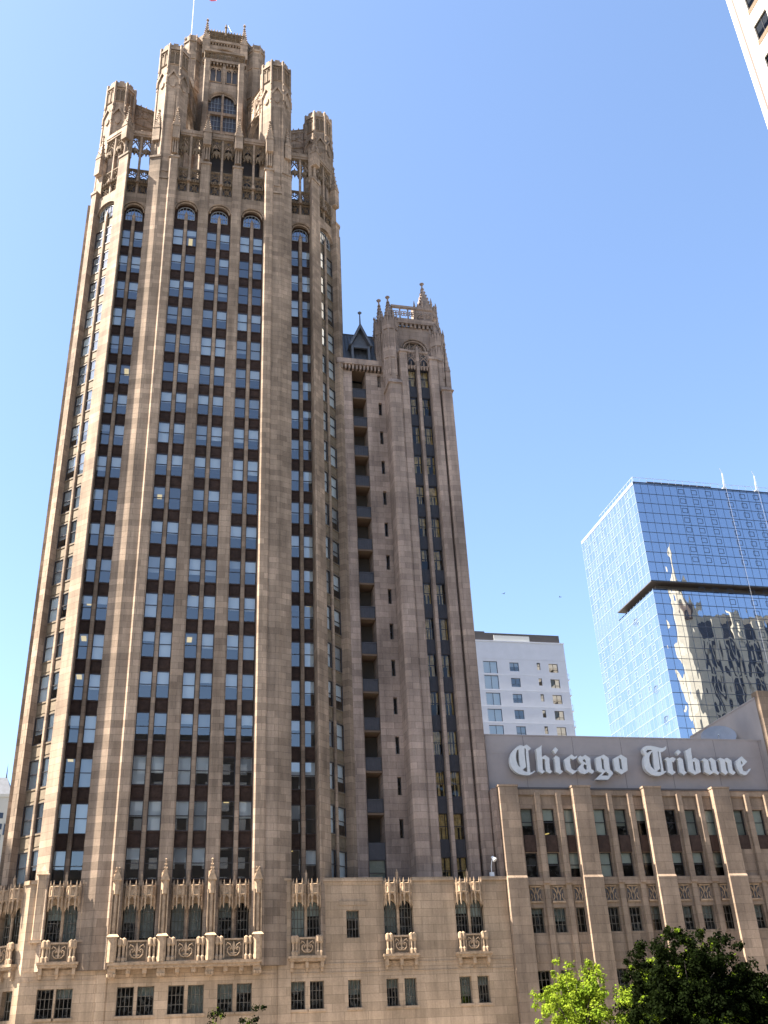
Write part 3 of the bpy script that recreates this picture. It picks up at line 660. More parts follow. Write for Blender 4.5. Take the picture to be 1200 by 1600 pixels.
def room_box(name, parent, x0, x1, y0, y1, z0, z1):
    b = mb('room'); b.box(FW, x0, x1, -y1, -y0, z0, z1); b.build(name, parent)
b = mb('podium'); b.wall(FW, -8.2, 30.36, 0.0, 15.2, 0, opens, 0.55)
b.quad((30.36, 0, 0), (30.36, 13, 0), (30.36, 13, 15.2), (30.36, 0, 15.2))
b.build('wall', PD)
b = mb('podium')                                          # slightly proud pilaster strips and capping ledge
segs = [(-8.2, -6.88), (-4.36, -2.72), (14.46, 19.58), (22.11, 25.69), (28.21, 30.5)]
for a, c in segs: b.box(FW, a, c, -0.3, 0.16, 15.2, 15.36); b.box(FW, a, c, -0.3, 0.10, 15.36, 15.5)
b.box(FW, 17.5, 29.8, -1.1, -0.301, 15.22, 15.38)
b.box(FW, 10.95, 11.94, -0.02, 0.12, 0, 15.3); b.box(FW, 10.9, 11.98, -0.02, 0.2, 15.3, 15.5)
b.bevbox(FW, -2.7, -1.95, -0.02, 0.14, 0, 16.2, 0.05); b.box(FW, -2.76, -1.75, -0.3, 0.24, 16.2, 16.42)
b.bevbox(FW, -7.72, -6.95, -0.02, 0.22, 11.2, 15.9, 0.06); b.prism([FW.p(u, v, 0)[:2] for u, v in ((-7.85, -.2), (-6.85, -.2), (-6.85, .34), (-7.85, .34))], 15.9, 16.7, [(-7.35, 0.1)])
b.box(FW, -7.8, -6.9, -0.02, 0.3, 11.0, 11.2); b.bevbox(FW, -4.3, -3.6, -0.02, 0.1, 11.2, 15.2, 0.05); b.box(FW, -4.35, -3.5, -0.02, 0.18, 11.0, 11.2)
for z in (8.35, 9.0): b.box(FW, -8.2, 30.36, -0.02, 0.035, z, z+0.06)
b.box(FW, 14.46, 19.58, -0.02, 0.05, 14.97, 15.19); b.box(FW, 15.9, 18.2, -0.02, 0.05, 13.35, 13.7)
for c, w in lowc: b.box(FW, c-w/2-0.12, c+w/2+0.12, -0.02, 0.1, 5.68, 5.84)
b.build('moulding', PD)
b = mb('slate'); b.box(FW, -8.0, 30.3, -14, -0.35, 14.9, 15.19)
b.build('roof', PD)
room_box('room', PD, -7.9, 30.2, 4.0, 13, 0.2, 14.8)
b = mb('ceil')
for z in (5.0, 8.6, 10.6): b.box(FW, -7.8, 30.2, -4, -0.65, z, z+0.2)
b.build('floor_slab', PD)
random.seed(3)
for c, w in lowc: window(PD, FW, c, -0.45, 5.85, round(w, 2), 1.98, 'grid43', 'casement', 'glasslow', random.choice([0, 0, .5, .95, .3, .7]), 'blind2')
window(PD, FW, 17.025, -0.45, 10.9, 1.07, 2.08, 'grid43', 'casement', 'glasslow', .25, 'blind2')
for k in range(7): window(PD, FW, -4.8+5.4*k, -0.45, .9, 2.8, 3.3, 'grid33', 'frame', 'glasslow')
def canopy(b, fr, u, w):
    """projecting three-sided gothic canopy over one light"""
    h = w/2; pts = [(-h, 0.02), (-h*.86, .38), (-h*.42, .62), (h*.42, .62), (h*.86, .38), (h, 0.02)]
    for i in range(5):
        (a, c), (d, e) = pts[i], pts[i+1]
        L = sqrt((d-a)**2+(e-c)**2); q = fr.p(u+a, c, 0); f2 = Fr(q[0], q[1], fr.deg+math.degrees(math.atan2(-(e-c), d-a)))
        b.slab(f2, [(0, 13.75), (L*.12, 13.95), (L/2, 14.2), (L*.88, 13.95), (L, 13.75), (L, 15.02), (0, 15.02)], -0.06, 0.0)
        if L > .3: tracery(b, f2, .06, L-.06, 14.25, 14.95, 0.03, 0.035, 1, 'lancet')
    for i, (a, c) in enumerate(pts):
        x, y, _ = fr.p(u+a, c, 0); b.ngon(x, y, .075, 4, 13.45, 15.1, pi/4); b.ngon(x, y, .075, 4, 15.1, 15.42, pi/4, .01); b.ngon(x, y, .02, 4, 13.2, 13.45, pi/4, .075)
    b.prism([fr.p(u+a, c*.92, 0)[:2] for a, c in pts], 14.86, 14.98)
def lights(fr, c, parent, deep=0.7):
    """pair of arched lights with colonnette under canopies"""
    b = mb('carved'); b.ngon(*fr.p(c, -.25, 0)[:2], .12, 8, 11.05, 13.6)
    b.box(fr, c-.2, c+.2, -.42, -.08, 13.6, 14.9); b.box(fr, c-.09, c+.09, -.04, .1, 13.9, 15.9); x, y, _ = fr.p(c, .03, 0); b.ngon(x, y, .12, 4, 15.6, 16.15, pi/4, .02)
    for s in (-1, 1):
        u = c+s*.62; w = 1.04
        b.slab(fr, [(u-w/2, 13.0)] + [(u-w*.5*cos(pi*i/10), 13.1+.62*sin(pi*i/10)) for i in range(11)] + [(u+w/2, 13.0), (u+w/2, 14.9), (u-w/2, 14.9)], -.4, -.1)
        canopy(b, fr, u, 1.1)
        window(parent, fr, u, -.52, 11.05, 1.06, 2.75, 'grid44', 'casement', 'glasslow', random.choice([0, .4, .5, .95, .9]), random.choice(['blind', 'blind2']))
    b.box(fr, c-1.24, c+1.24, -.5, -.42, 13.9, 15.0)
    b.build('canopied_window_head', parent)
def fleur(b, fr, c, z, r, v):
    P = lambda u, w: fr.p(c+u*r, v, z+w*r)
    b.slab(fr, [(c, z+r), (c+.16*r, z+.45*r), (c+.1*r, z-.2*r), (c+.16*r, z-.75*r), (c-.16*r, z-.75*r), (c-.1*r, z-.2*r), (c-.16*r, z+.45*r)], v-.05, v+.05)
    for s in (-1, 1):
        b.tube([P(s*.12, -.7), P(s*.45, -.62), P(s*.72, -.3), P(s*.72, .1), P(s*.5, .28), P(s*.36, .08), P(s*.48, -.08)], .1*r)
        b.tube([P(s*.14, .0), P(s*.4, .55), P(s*.75, .75), P(s*.9, .45)], .08*r)
    b.tube([P(-.35, -.42), P(.35, -.42)], .09*r)
def parapet(b, fr, u0, u1, z0, z1, v, gap):
    """balcony front: squat columns beside a square fleur-de-lis panel"""
    c = (u0+u1)/2; r = (z1-z0)*.44
    b.box(fr, c-r*1.15, c-r*1.0, v-.12, v, z0, z1-.05); b.box(fr, c+r, c+r*1.15, v-.12, v, z0, z1-.05); b.mat('darkstone').box(fr, c-r, c+r, v-.12, v-.08, z0, z1-.05); b.mat('carved')
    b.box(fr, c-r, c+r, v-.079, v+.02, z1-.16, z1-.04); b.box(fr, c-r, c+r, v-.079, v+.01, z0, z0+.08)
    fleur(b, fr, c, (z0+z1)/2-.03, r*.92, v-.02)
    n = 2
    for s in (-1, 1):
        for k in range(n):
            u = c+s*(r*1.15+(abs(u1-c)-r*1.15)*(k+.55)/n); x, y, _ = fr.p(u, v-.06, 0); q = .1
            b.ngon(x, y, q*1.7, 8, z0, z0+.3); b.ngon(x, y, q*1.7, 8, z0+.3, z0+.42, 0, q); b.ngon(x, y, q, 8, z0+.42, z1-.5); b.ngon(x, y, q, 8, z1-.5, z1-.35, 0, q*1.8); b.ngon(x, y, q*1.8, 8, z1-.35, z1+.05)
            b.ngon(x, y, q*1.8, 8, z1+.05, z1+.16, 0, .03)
    b.mat('darkstone').box(fr, u0, u1, v-.35, v-.3, z0, z1-.3); b.mat('carved')
def balcony(fr, c, parent):
    b = mb('carved'); b.box(fr, c-1.5, c+1.5, -.02, .62, 9.42, 9.6); b.box(fr, c-1.42, c+1.42, -.02, .5, 9.24, 9.42)
    for u in (-1.2, 0, 1.2): b.slab(Fr(*fr.p(c+u, 0, 0)[:2], fr.deg+90), [(0.0, 9.24), (.48, 9.24), (.42, 9.05), (.2, 8.9), (.16, 8.65), (.0, 8.4)], -.11, .11) if False else b.prism([fr.p(c+u+a, d, 0)[:2] for a, d in ((-.12, -.02), (.12, -.02), (.12, .42), (-.12, .42))], 8.75, 9.24)
    for u in (-1.2, 0, 1.2): b.prism([fr.p(c+u+a, d, 0)[:2] for a, d in ((-.1, -.02), (.1, -.02), (.1, .22), (-.1, .22))], 8.5, 8.75)
    b.box(fr, c-1.1, c-.12, -.02, .07, 8.78, 9.1); b.box(fr, c+.12, c+1.1, -.02, .07, 8.78, 9.1)
    parapet(b, fr, c-1.22, c+1.22, 9.6, 11.0, .5, 0)
    b.build('balcony', parent)
for c, k in BAYS:
    lights(FW, c, PD)
    if k != 'M': balcony(FW, c, PD)
b = mb('carved')                                        # the long middle balcony
b.box(FW, XC-5.75, XC+5.85, -.02, 1.12, 9.22, 9.42); b.box(FW, XC-5.6, XC+5.7, -.02, .98, 9.0, 9.22)
k = 0
for i in range(10):
    u = XC-5.4+10.9*i/9; big = i % 3 == 0; w = .3 if big else .16
    b.prism([FW.p(u+a, d, 0)[:2] for a, d in ((-w, -.02), (w, -.02), (w, .8), (-w, .8))], 8.66, 9.0); b.prism([FW.p(u+a, d, 0)[:2] for a, d in ((-w*.8, -.02), (w*.8, -.02), (w*.8, .45), (-w*.8, .45))], 8.4 if big else 8.5, 8.66)
    if big:
        for s in (-1, 0, 1): x, y, _ = FW.p(u+s*.2, .72, 0); b.ngon(x, y, .12, 6, 8.45, 8.66, 0, .16)
for c in (XC-3.65, XC, XC+3.65): parapet(b, FW, c-1.42, c+1.42, 9.42, 11.0, .95, 0)
bal = b.build('balcony', PD)
for i in range(4):
    u = XC-5.48+3.655*i; b = mb('carved')
    b.bevbox(FW, u-.34, u+.34, .0, 1.18, 9.43, 11.2, .2); b.prism([FW.p(u+a, d, 0)[:2] for a, d in ((-.46, 0), (.46, 0), (.46, 1.22), (-.46, 1.22))], 11.2, 11.45, [FW.p(u+a, d, 0)[:2] for a, d in ((-.3, 0), (.3, 0), (.3, .85), (-.3, .85))])
    b.bevbox(FW, u-.22, u+.22, .0, .85, 11.45, 14.3, .14)
    for s in (-1, 1): b.box(FW, u+s*.27-.045, u+s*.27+.045, .2, .9, 9.43, 14.6)
    b.bevbox(FW, u-.29, u+.29, .0, .95, 14.3, 15.5, .16)
    b.slab(FW, [(u-.36, 15.3), (u+.36, 15.3), (u, 16.25)], .55, 1.02)
    pinnacle(b, FW, u, .55, 14.6, 16.95, .5, True, 4); b.build('pinnacle', bal)
# chamfered corner on the left with its own canopied bay
FCH = Fr(-8.2-1.38, 1.38, -45)
b = mb('podium'); op = [(-1.24, 1.24, 11.05, 15.19), (-1.35, -.15, 5.85, 7.83), (.15, 1.3, 5.85, 7.83)]
b.wall(FCH, -5.5, 1.952, 0, 15.2, 0, op, .55); b.box(FCH, -5.5, -1.3, -.3, .12, 15.2, 15.5); b.box(FCH, 1.3, 1.9, -.3, .12, 15.2, 15.5); b.build('corner_wall', PD)
b = mb('room'); b.box(FCH, -5.3, 1.2, -2.2, -2.0, 0.2, 15); b.build('corner_room', PD)
lights(FCH, 0, PD); balcony(FCH, 0, PD)
for u in (-.75, .75): window(PD, FCH, u, -.45, 5.85, 1.2, 1.98, 'grid43', 'casement', 'glasslow', .3, 'blind2')
b = mb('podium'); b.prism([(-12.2, 6.2), (-10, 9), (-7, 4.2), (-7.2, 2.2)], 0.3, 15.15); b.build('corner_core', PD)

# ================================================================== ANNEX TOWER
AX = thing('gothic_annex', (23.6, 7, 15), 'narrow limestone annex tower with twin pinnacled turrets and a steep lead roof', 'tower')
FX = Fr(0, 3.2, 0); FXT = Fr(0, 1.1, 0)
AZ = [18.89+3.746*k for k in range(14)]
b = mb('annex')
op = [(22.1, 22.48, z+.4, z+2.05) for z in AZ]
b.wall(FX, 17.6, 19.2, 15.2, 69.9, 0, [], .5)
b.wall(FX, 20.77, 22.95, 15.2, 69.9, 0, op, .5)
b.quad(FX.p(19.2, 0, 15.2), FX.p(19.2, 0, 69.9), FX.p(19.2, -2, 69.9), FX.p(19.2, -2, 15.2)); b.quad(FX.p(20.77, 0, 69.9), FX.p(20.77, 0, 15.2), FX.p(20.77, -2, 15.2), FX.p(20.77, -2, 69.9))
b.quad((17.6, 3.2, 15.2), (17.6, 9, 15.2), (17.6, 9, 69.9), (17.6, 3.2, 69.9))
b.bevbox(FX, 17.55, 19.18, -.01, .16, 15.2, 68.9, .12)
b.build('stair_wall', AX)
b = mb('room'); b.box(FX, 17.8, 22.8, -2.3, -2.05, 15.3, 69.8); b.build('stair_core', AX)
for i, z in enumerate(AZ):                              # open stair balconies
    b = mb('orange'); b.box(FX, 19.21, 20.76, -1.95, -.1, z+2.42, z+2.6); o = b.build('balcony_ceiling', AX)
    if i < 13:
        b = mb('iron'); b.box(FX, 19.205, 20.765, -.3, -.2, z+2.65, z+3.85); b.box(FX, 19.205, 20.765, -.34, -.15, z+3.73, z+3.83)
        for k in range(6): u = 19.3+1.34*k/5; b.box(FX, u-.03, u+.03, -.199, -.16, z+2.7, z+3.72)
        b.build('balcony_panel', AX)
    if i == 0:
        window(AX, FX, 19.985, -.3, 15.3, 1.5, 2.2, 'sash', 'frame', 'glasslow', .97, 'blind2'); b = mb('iron'); b.box(FX, 19.205, 20.765, -.3, -.2, 17.5, 18.95); b.build('balcony_panel', AX)
for z in AZ: window(AX, FX, 22.29, -.35, z+.4, .38, 1.65, 'sash', 'frame', 'glasslow')
b = mb('annex'); cornice(b, FX, 17.4, 22.95, .25, 69.9, 71.2, .35, .42); b.box(FX, 17.5, 22.9, -.9, .26, 70.6, 70.9); b.build('cornice', AX)
b = mb('slate'); V = [(17.5, 3.1, 71.0), (22.95, 3.1, 71.0), (22.85, 5.6, 76.9), (17.9, 5.6, 76.9), (17.5, 10, 71.0), (22.95, 10, 71.0), (22.85, 7.5, 76.9), (17.9, 7.5, 76.9)]
b.add(V, [(0, 1, 2, 3), (4, 7, 6, 5), (0, 3, 7, 4), (1, 5, 6, 2), (3, 2, 6, 7)])
for k in range(15):
    t = k/14; b.tube([(17.5+5.4*t, 3.08, 71.0), (17.9+4.95*t, 5.58, 76.9)], .045)
b.tube([(17.9, 5.6, 76.95), (22.85, 5.6, 76.95)], .1)
roof = b.build('roof', AX)
b = mb('slate'); FD = Fr(20.3, 3.1, 0)                  # dormer with gable and finial
for s in (-1, 1): b.box(FD, s*.95-.13, s*.95+.13, -2.3, .05, 71.2, 73.5)
b.slab(FD, [(-1.35, 73.4), (0, 76.6), (1.35, 73.4), (1.1, 73.4), (.0, 75.9), (-1.1, 73.4)], -3, .3); b.slab(FD, [(-1.0, 73.55), (1.0, 73.55), (0, 75.8)], -.4, -.3)
b.box(FD, -.85, .85, -.25, 0, 73.2, 73.5); b.ngon(20.3, 2.9, .1, 6, 76.4, 77.9, 0, .06); b.ngon(20.3, 2.9, .1, 6, 77.9, 78.1, 0, .26); b.ngon(20.3, 2.9, .26, 6, 78.1, 78.3, 0, .05)
dm = b.build('dormer', roof)
b = mb('orange'); b.box(FD, -.8, .8, -1.3, -1.2, 71.2, 73.2); b.build('dormer_opening', AX)
# tower part
b = mb('annex'); b.box(FXT, 29.99, 30.42, -3, 1.0, 15.2, 23.0); b.build('return_wall', AX)
b = mb('annex')
b.bevbox(FXT, 22.85, 24.25, -8, .25, 15.2, 67.1, .18); b.prism([FXT.p(u, v, 0)[:2] for u, v in ((22.7, -4), (24.25, -4), (24.25, .42), (22.7, .42))], 67.1, 67.75, [FXT.p(u, v, 0)[:2] for u, v in ((23.1, -4), (24.25, -4), (24.25, .05), (23.1, .05))])
b.build('buttress', AX)
b = mb('annex'); b.bevbox(FXT, 28.82, 29.98, -8, .3, 15.2, 66.7, .18); b.prism([FXT.p(u, v, 0)[:2] for u, v in ((28.7, -4), (30.12, -4), (30.12, .45), (28.7, .45))], 66.7, 67.3, [FXT.p(u, v, 0)[:2] for u, v in ((28.82, -4), (29.6, -4), (29.6, .1), (28.82, .1))])
b.build('buttress', AX)
for u0, u1, top in ((24.26, 25.12, 71.9), (27.68, 28.6, 71.2)):
    b = mb('annex'); b.bevbox(FXT, u0, u1, -2, .12, 15.2, top-.3, .1); b.box(FXT, u0-.1, u1+.1, -1, .24, top-.3, top); b.build('pier', AX)
b = mb('annex'); b.box(FXT, 28.6, 28.82, -2, -.45, 15.2, 71); b.bevbox(FXT, 26.22, 26.56, -1.1, -.15, 15.2, 72.2, .05); b.prism([FXT.p(u, v, 0)[:2] for u, v in ((26.2, -.5), (26.58, -.5), (26.58, -.15), (26.2, -.15))], 72.2, 73.0, [FXT.p(26.39, -.4, 0)[:2]]); b.build('mullion', AX)
b = mb('room'); b.box(FXT, 24.5, 28.7, -6, -3.4, 15.3, 71); b.build('core_wall', AX)
b = mb('ceil')
for z in AZ: b.box(FXT, 24.9, 28.6, -3.4, -1.2, z-.8, z-.6)
b.build('floor_slab', AX)
for z in [AZ[0]-3.746]+AZ:
    for u, w in ((25.67, 1.1), (27.12, 1.1)):
        o = window(AX, FXT, u, -.9, z, w, 2.3, 'sash', 'frame', 'glasswave')
        b = mb('iron'); b.box(FXT, u-w/2, u+w/2, -1.0, -.78, z-1.446, z-.003); 
        for k in range(5): x = u-w/2+w*(k+.5)/5; b.box(FXT, x-.025, x+.025, -.779, -.75, z-1.35, z-.1)
        b.build('spandrel', AX)
        d = MB(); d.mat('gold_reflection'); n = 10; x0 = u-w/2+.06  # ochre strips painting wavy gold reflections, set behind the pane
        for k in range(n):
            if random.random() < .3: continue
            q = lambda i: FXT.p(x0+(w-.12)*i/n, -1.12-.06*(i % 2), 0)
            A, B_ = q(k), q(k+1); zt, zb = z+2.25, z+random.choice([.05, .05, 1.1]); d.quad((A[0], A[1], zb), (B_[0], B_[1], zb), (B_[0], B_[1], zt), (A[0], A[1], zt))
        d.build('gold_reflection', AX)
b = mb('annex')
for a, c in ((25.14, 26.2), (26.58, 27.66)):
    tracery(b, FXT, a, c, 70.15, 72.0, -.4, .075, 1, 'ogee'); b.box(FXT, a, c, -.6, -.3, 72.0, 72.25); b.box(FXT, a, c, -.62, -.45, 69.9, 70.2)
    for k in range(3): x, y, _ = FXT.p(a+(c-a)*(k+.5)/3, -.35, 0); b.ngon(x, y, .06, 5, 69.6, 70.1, 0, .14)
b.build('tracery_panel', AX)
FXB = Fr(26.4, 2.3, 0)
b = mb('annex'); b.arch(FXB, 0, 1.6, 1.55, 73.0, 76.2, -.6, 0, 2.4, 2.4); b.box(FXB, -2.4, -1.6, -.6, 0, 70, 73.0); b.box(FXB, 1.6, 2.4, -.6, 0, 70, 73.0)
b.tube([FXB.p(-1.38*cos(pi*i/12), -.15, 73+1.36*sin(pi*i/12)) for i in range(13)], .12)
for k in (-1, 0, 1): b.tube([FXB.p(k*.75, -.4, 71), FXB.p(k*.75, -.4, 73.6), FXB.p(k*.75+.35*(1 if k < 1 else -1), -.4, 74.3)], .08)
tracery(b, FXB, -1.4, 1.4, 73.0, 74.3, -.4, .07, 3, 'quatre')
cornice(b, FXB, -2.5, 2.5, .05, 76.1, 77.2, .3, .5)
b.box(FXB, -2.5, 2.5, -.1, .1, 77.2, 77.45); tracery(b, FXB, -2.4, 2.4, 77.45, 79.0, 0, .09, 5, 'quatre'); b.box(FXB, -2.5, 2.5, -.15, .15, 79.0, 79.3)
b.prism([(23.2, 2.95), (29.4, 2.95), (29.4, 10), (23.2, 10)], 67, 76.9)
b.build('belfry', AX)
b = mb('dark'); b.box(FXB, -1.6, 1.6, -.64, -.61, 70, 74.8); b.build('belfry_louvre', AX)
def wing_turret(cx, cy, z0, z1, ap, crown):
    b = mb('annex'); b.prism(octo(cx, cy, ap), z0, z1-(z1-z0)*.12)
    h = z1-(z1-z0)*.12
    for i in range(8):
        fr = Fr(cx, cy, i*45); k = ap*.36
        for zz in (72.6, h): b.slab(fr, [(-k, zz-1.6), (k, zz-1.6), (k, zz-.7), (0, zz+.4), (-k, zz-.7)], ap*.97, ap+.1)
        a = pi/8+i*pi/4; x, y = cx+ap*1.06*cos(a), cy+ap*1.06*sin(a)
        b.ngon(x, y, .13, 5, 68.5, h+.2); b.ngon(x, y, .17, 5, h+.2, h+1.2, 0, .02)
    b.prism(octo(cx, cy, ap*.7), h, h+.5); b.prism(octo(cx, cy, ap*.66), h+.5, crown-.8, [(cx, cy)])
    for j in range(6):
        t = (j+.4)/6; z = h+.5+(crown-1.3-h)*t; r = ap*.7*(1-t)+.06
        for i in range(4): a = pi/4+i*pi/2; b.ngon(cx+r*cos(a), cy+r*sin(a), .13, 4, z-.08, z+.18, 0, .05)
    b.ngon(cx, cy, .09, 6, crown-1.2, crown-.3); b.ngon(cx, cy, .1, 6, crown-.5, crown-.25, 0, .3); b.ngon(cx, cy, .3, 6, crown-.25, crown, 0, .03)
    return b.build('turret', AX)
wing_turret(23.55, 2.25, 67, 78.0, .85, 80.6); wing_turret(29.0, 2.05, 66.9, 75.8, .78, 77.8)
wing_turret(22.9, 3.9, 67, 78.6, .62, 81.4); wing_turret(28.6, 4.6, 69, 82.3, 1.35, 85.4)
for x, y, z0, z1 in ((22.6, 5.5, 74, 79.8), (29.75, 1.4, 66.9, 73.8), (29.6, 2.9, 72, 80.6), (23.9, 8, 76, 83)):
    b = mb('annex'); pinnacle(b, Fr(x, y, 0), 0, 0, z0, z1, .55); b.build('pinnacle', AX)

# floodlight standing on the podium ledge
fl = thing('floodlight', (29.25, .2, 15.5), 'small white floodlight on a bent pole standing on the podium ledge', 'floodlight')
b = mb('steel'); b.box(FW, 29.08, 29.42, -.35, -.05, 15.5, 15.85); b.build('base', fl)
b = mb('steel'); b.tube([(29.25, .2, 15.85), (29.25, .2, 16.3), (29.32, .15, 16.75), (29.42, .05, 16.98)], .035, 6); b.build('pole', fl)
b = mb('steel'); b.tube([(29.36, .1, 17.12), (29.55, -.1, 16.8)], .1, 8, .22); b.build('lamp_head', fl)

# ================================================================== PRESS BUILDING, SIGN AND THE TALLER BLOCK BESIDE IT
PB = thing('press_building', (45, 8, 0), 'low limestone office building with flat fluted piers and narrow windows in threes', 'office building')
FP = Fr(0, .35, 0); P0 = 30.43; PP = 6.95
b = mb('press'); op = []; wins = []
for i in range(5):
    x = P0+PP*i
    for j in range(3):
        c = x+2.64+2.04*j
        rows = [(18.98, 2.3, 'A'), (15.45, 2.05, 'A'), (10.98, 1.98, 'B'), (6.0, 2.1, 'B'), (.9, 3.0, 'B')]
        for z, h, k in rows:
            if i == 3 and z == 15.45: continue
            op.append((c-.56, c+.56, z, z+h)); wins.append((c, z, h, k))
b.wall(FP, P0, P0+5*PP, 0, 23.0, 0, op, .4)
b.quad((P0, .35, 0), (P0, 0, 0), (P0, 0, 23), (P0, .35, 23))
b.quad((P0+5*PP, .35, 0), (P0+5*PP, 12, 0), (P0+5*PP, 12, 23), (P0+5*PP, .35, 23))
b.build('wall', PB)
for i in range(6):
    x = P0+PP*i
    b = mb('press'); b.bevbox(FP, x, x+1.75, -.01, .72, 15.4, 23.05, .03); b.bevbox(FP, x-.03, x+1.78, -.01, .84, 0, 15.3, .03)
    b.prism([FP.p(u, v, 0)[:2] for u, v in ((x-.03, 0), (x+1.78, 0), (x+1.78, .84), (x-.03, .84))], 15.3, 15.5, [FP.p(u, v, 0)[:2] for u, v in ((x, 0), (x+1.75, 0), (x+1.75, .72), (x, .72))])
    b.box(FP, x-.05, x+1.8, .0, .76, 23.05, 23.22); b.build('pier', PB)
    if i == 5: break
    for u in (x+3.66, x+5.7):
        b = mb('press'); b.bevbox(FP, u-.26, u+.26, -.01, .38, 15.35, 22.6, .05); b.bevbox(FP, u-.24, u+.24, -.01, .28, 0, 14.9, .05); b.box(FP, u-.3, u+.3, -.01, .46, 14.9, 15.35); b.build('fin', PB)
    b = mb('press'); b.box(FP, x+1.76, x+PP-.02, -.01, .2, 22.45, 22.85); b.build('top_band', PB)
    b = mb('press'); b.box(FP, x+1.8, x+PP-.04, -.01, .26, 14.78, 15.38); b.build('sill_band', PB)
    for j in range(3):
        c = x+2.64+2.04*j
        b = mb('carved'); b.box(FP, c-.5, c+.5, -.01, .012, 13.5, 14.62)
        b.mat('dark').box(FP, c-.5, c+.5, .0121, .014, 13.52, 14.6); b.mat('carved')
        for s in (-1, 1):
            b.tube([FP.p(c, .05, 14.6), FP.p(c+s*.06, .06, 14.2), FP.p(c+s*.18, .06, 13.95), FP.p(c+s*.1, .06, 13.55)], .05); b.tube([FP.p(c+s*.5, .05, 14.55), FP.p(c+s*.3, .06, 14.45), FP.p(c+s*.12, .06, 14.1)], .06)
            b.tube([FP.p(c+s*.5, .05, 13.55), FP.p(c+s*.34, .06, 13.8), FP.p(c+s*.4, .06, 14.1)], .05)
        b.box(FP, c-.6, c+.6, -.01, .12, 13.35, 13.49); b.box(FP, c-.52, c+.52, -.01, .13, 14.62, 14.72); b.build('carved_panel', PB)
        if i == 3:
            b = mb('bronze'); b.box(FP, c-.56, c+.56, -.1, .05, 17.75, 18.97); b.build('spandrel', PB)
            b = mb('press'); b.box(FP, c-.62, c+.62, -.01, .06, 15.8, 17.7); b.build('blind_panel', PB)
        else:
            b = mb('bronze'); b.box(FP, c-.56, c+.56, -.1, .02, 17.52, 18.97); b.box(FP, c-.5, c+.5, .021, .05, 17.6, 18.9); b.build('spandrel', PB)
        b = mb('press'); b.box(FP, c-.5, c+.5, -.01, .05, 8.75, 10.1); b.build('recessed_panel', PB)
random.seed(5)
for c, z, h, k in wins:
    if k == 'A': window(PB, FP, c, -.3, z, 1.1, h, 'sash', 'frame', 'glasslow', random.choice([.2, .4, .97, .97, .6, 0]), random.choice(['blind', 'blind2']))
    else: window(PB, FP, c, -.3, z, 1.1, h, 'grid33', 'casement', 'glasslow', random.choice([0, 0, .5, .45, .2]), 'blind2')
b = mb('room'); b.box(FW, P0+.2, P0+34.5, -11.8, -4.5, .2, 22.8); b.build('core_wall', PB)
b = mb('ceil')
for z in (5.2, 9.6, 14.3, 17.9, 22.2): b.box(FW, P0+.1, P0+34.6, -4.5, -.8, z, z+.25)
b.build('floor_slab', PB)
b = mb('dark'); b.box(FW, P0+.2, P0+34.5, -11.9, -.4, 22.86, 23.0); b.box(FW, P0+1.0, P0+34.5, -1.48, -.3, 23.0, 23.16); b.build('roof', PB)
b = mb('lamp'); b.tube([(34.9, 1.9, 19.3), (35.6, 2.0, 19.45)], .05); b.build('ceiling_lamp', PB)
b = mb('sign'); b.box(FW, 30.2, 58.75, -2.2, -1.5, 23.0, 28.2); b.box(FW, 30.15, 58.75, -2.25, -1.46, 28.2, 28.32)
b.box(FW, 30.2, 58.7, -1.499, -1.485, 26.5, 26.53)
b.mat('dark')
for k in range(6): b.box(FW, 33.9+4.9*k, 33.92+4.9*k, -1.499, -1.488, 23.2, 28.2)
b.build('sign_wall', PB)
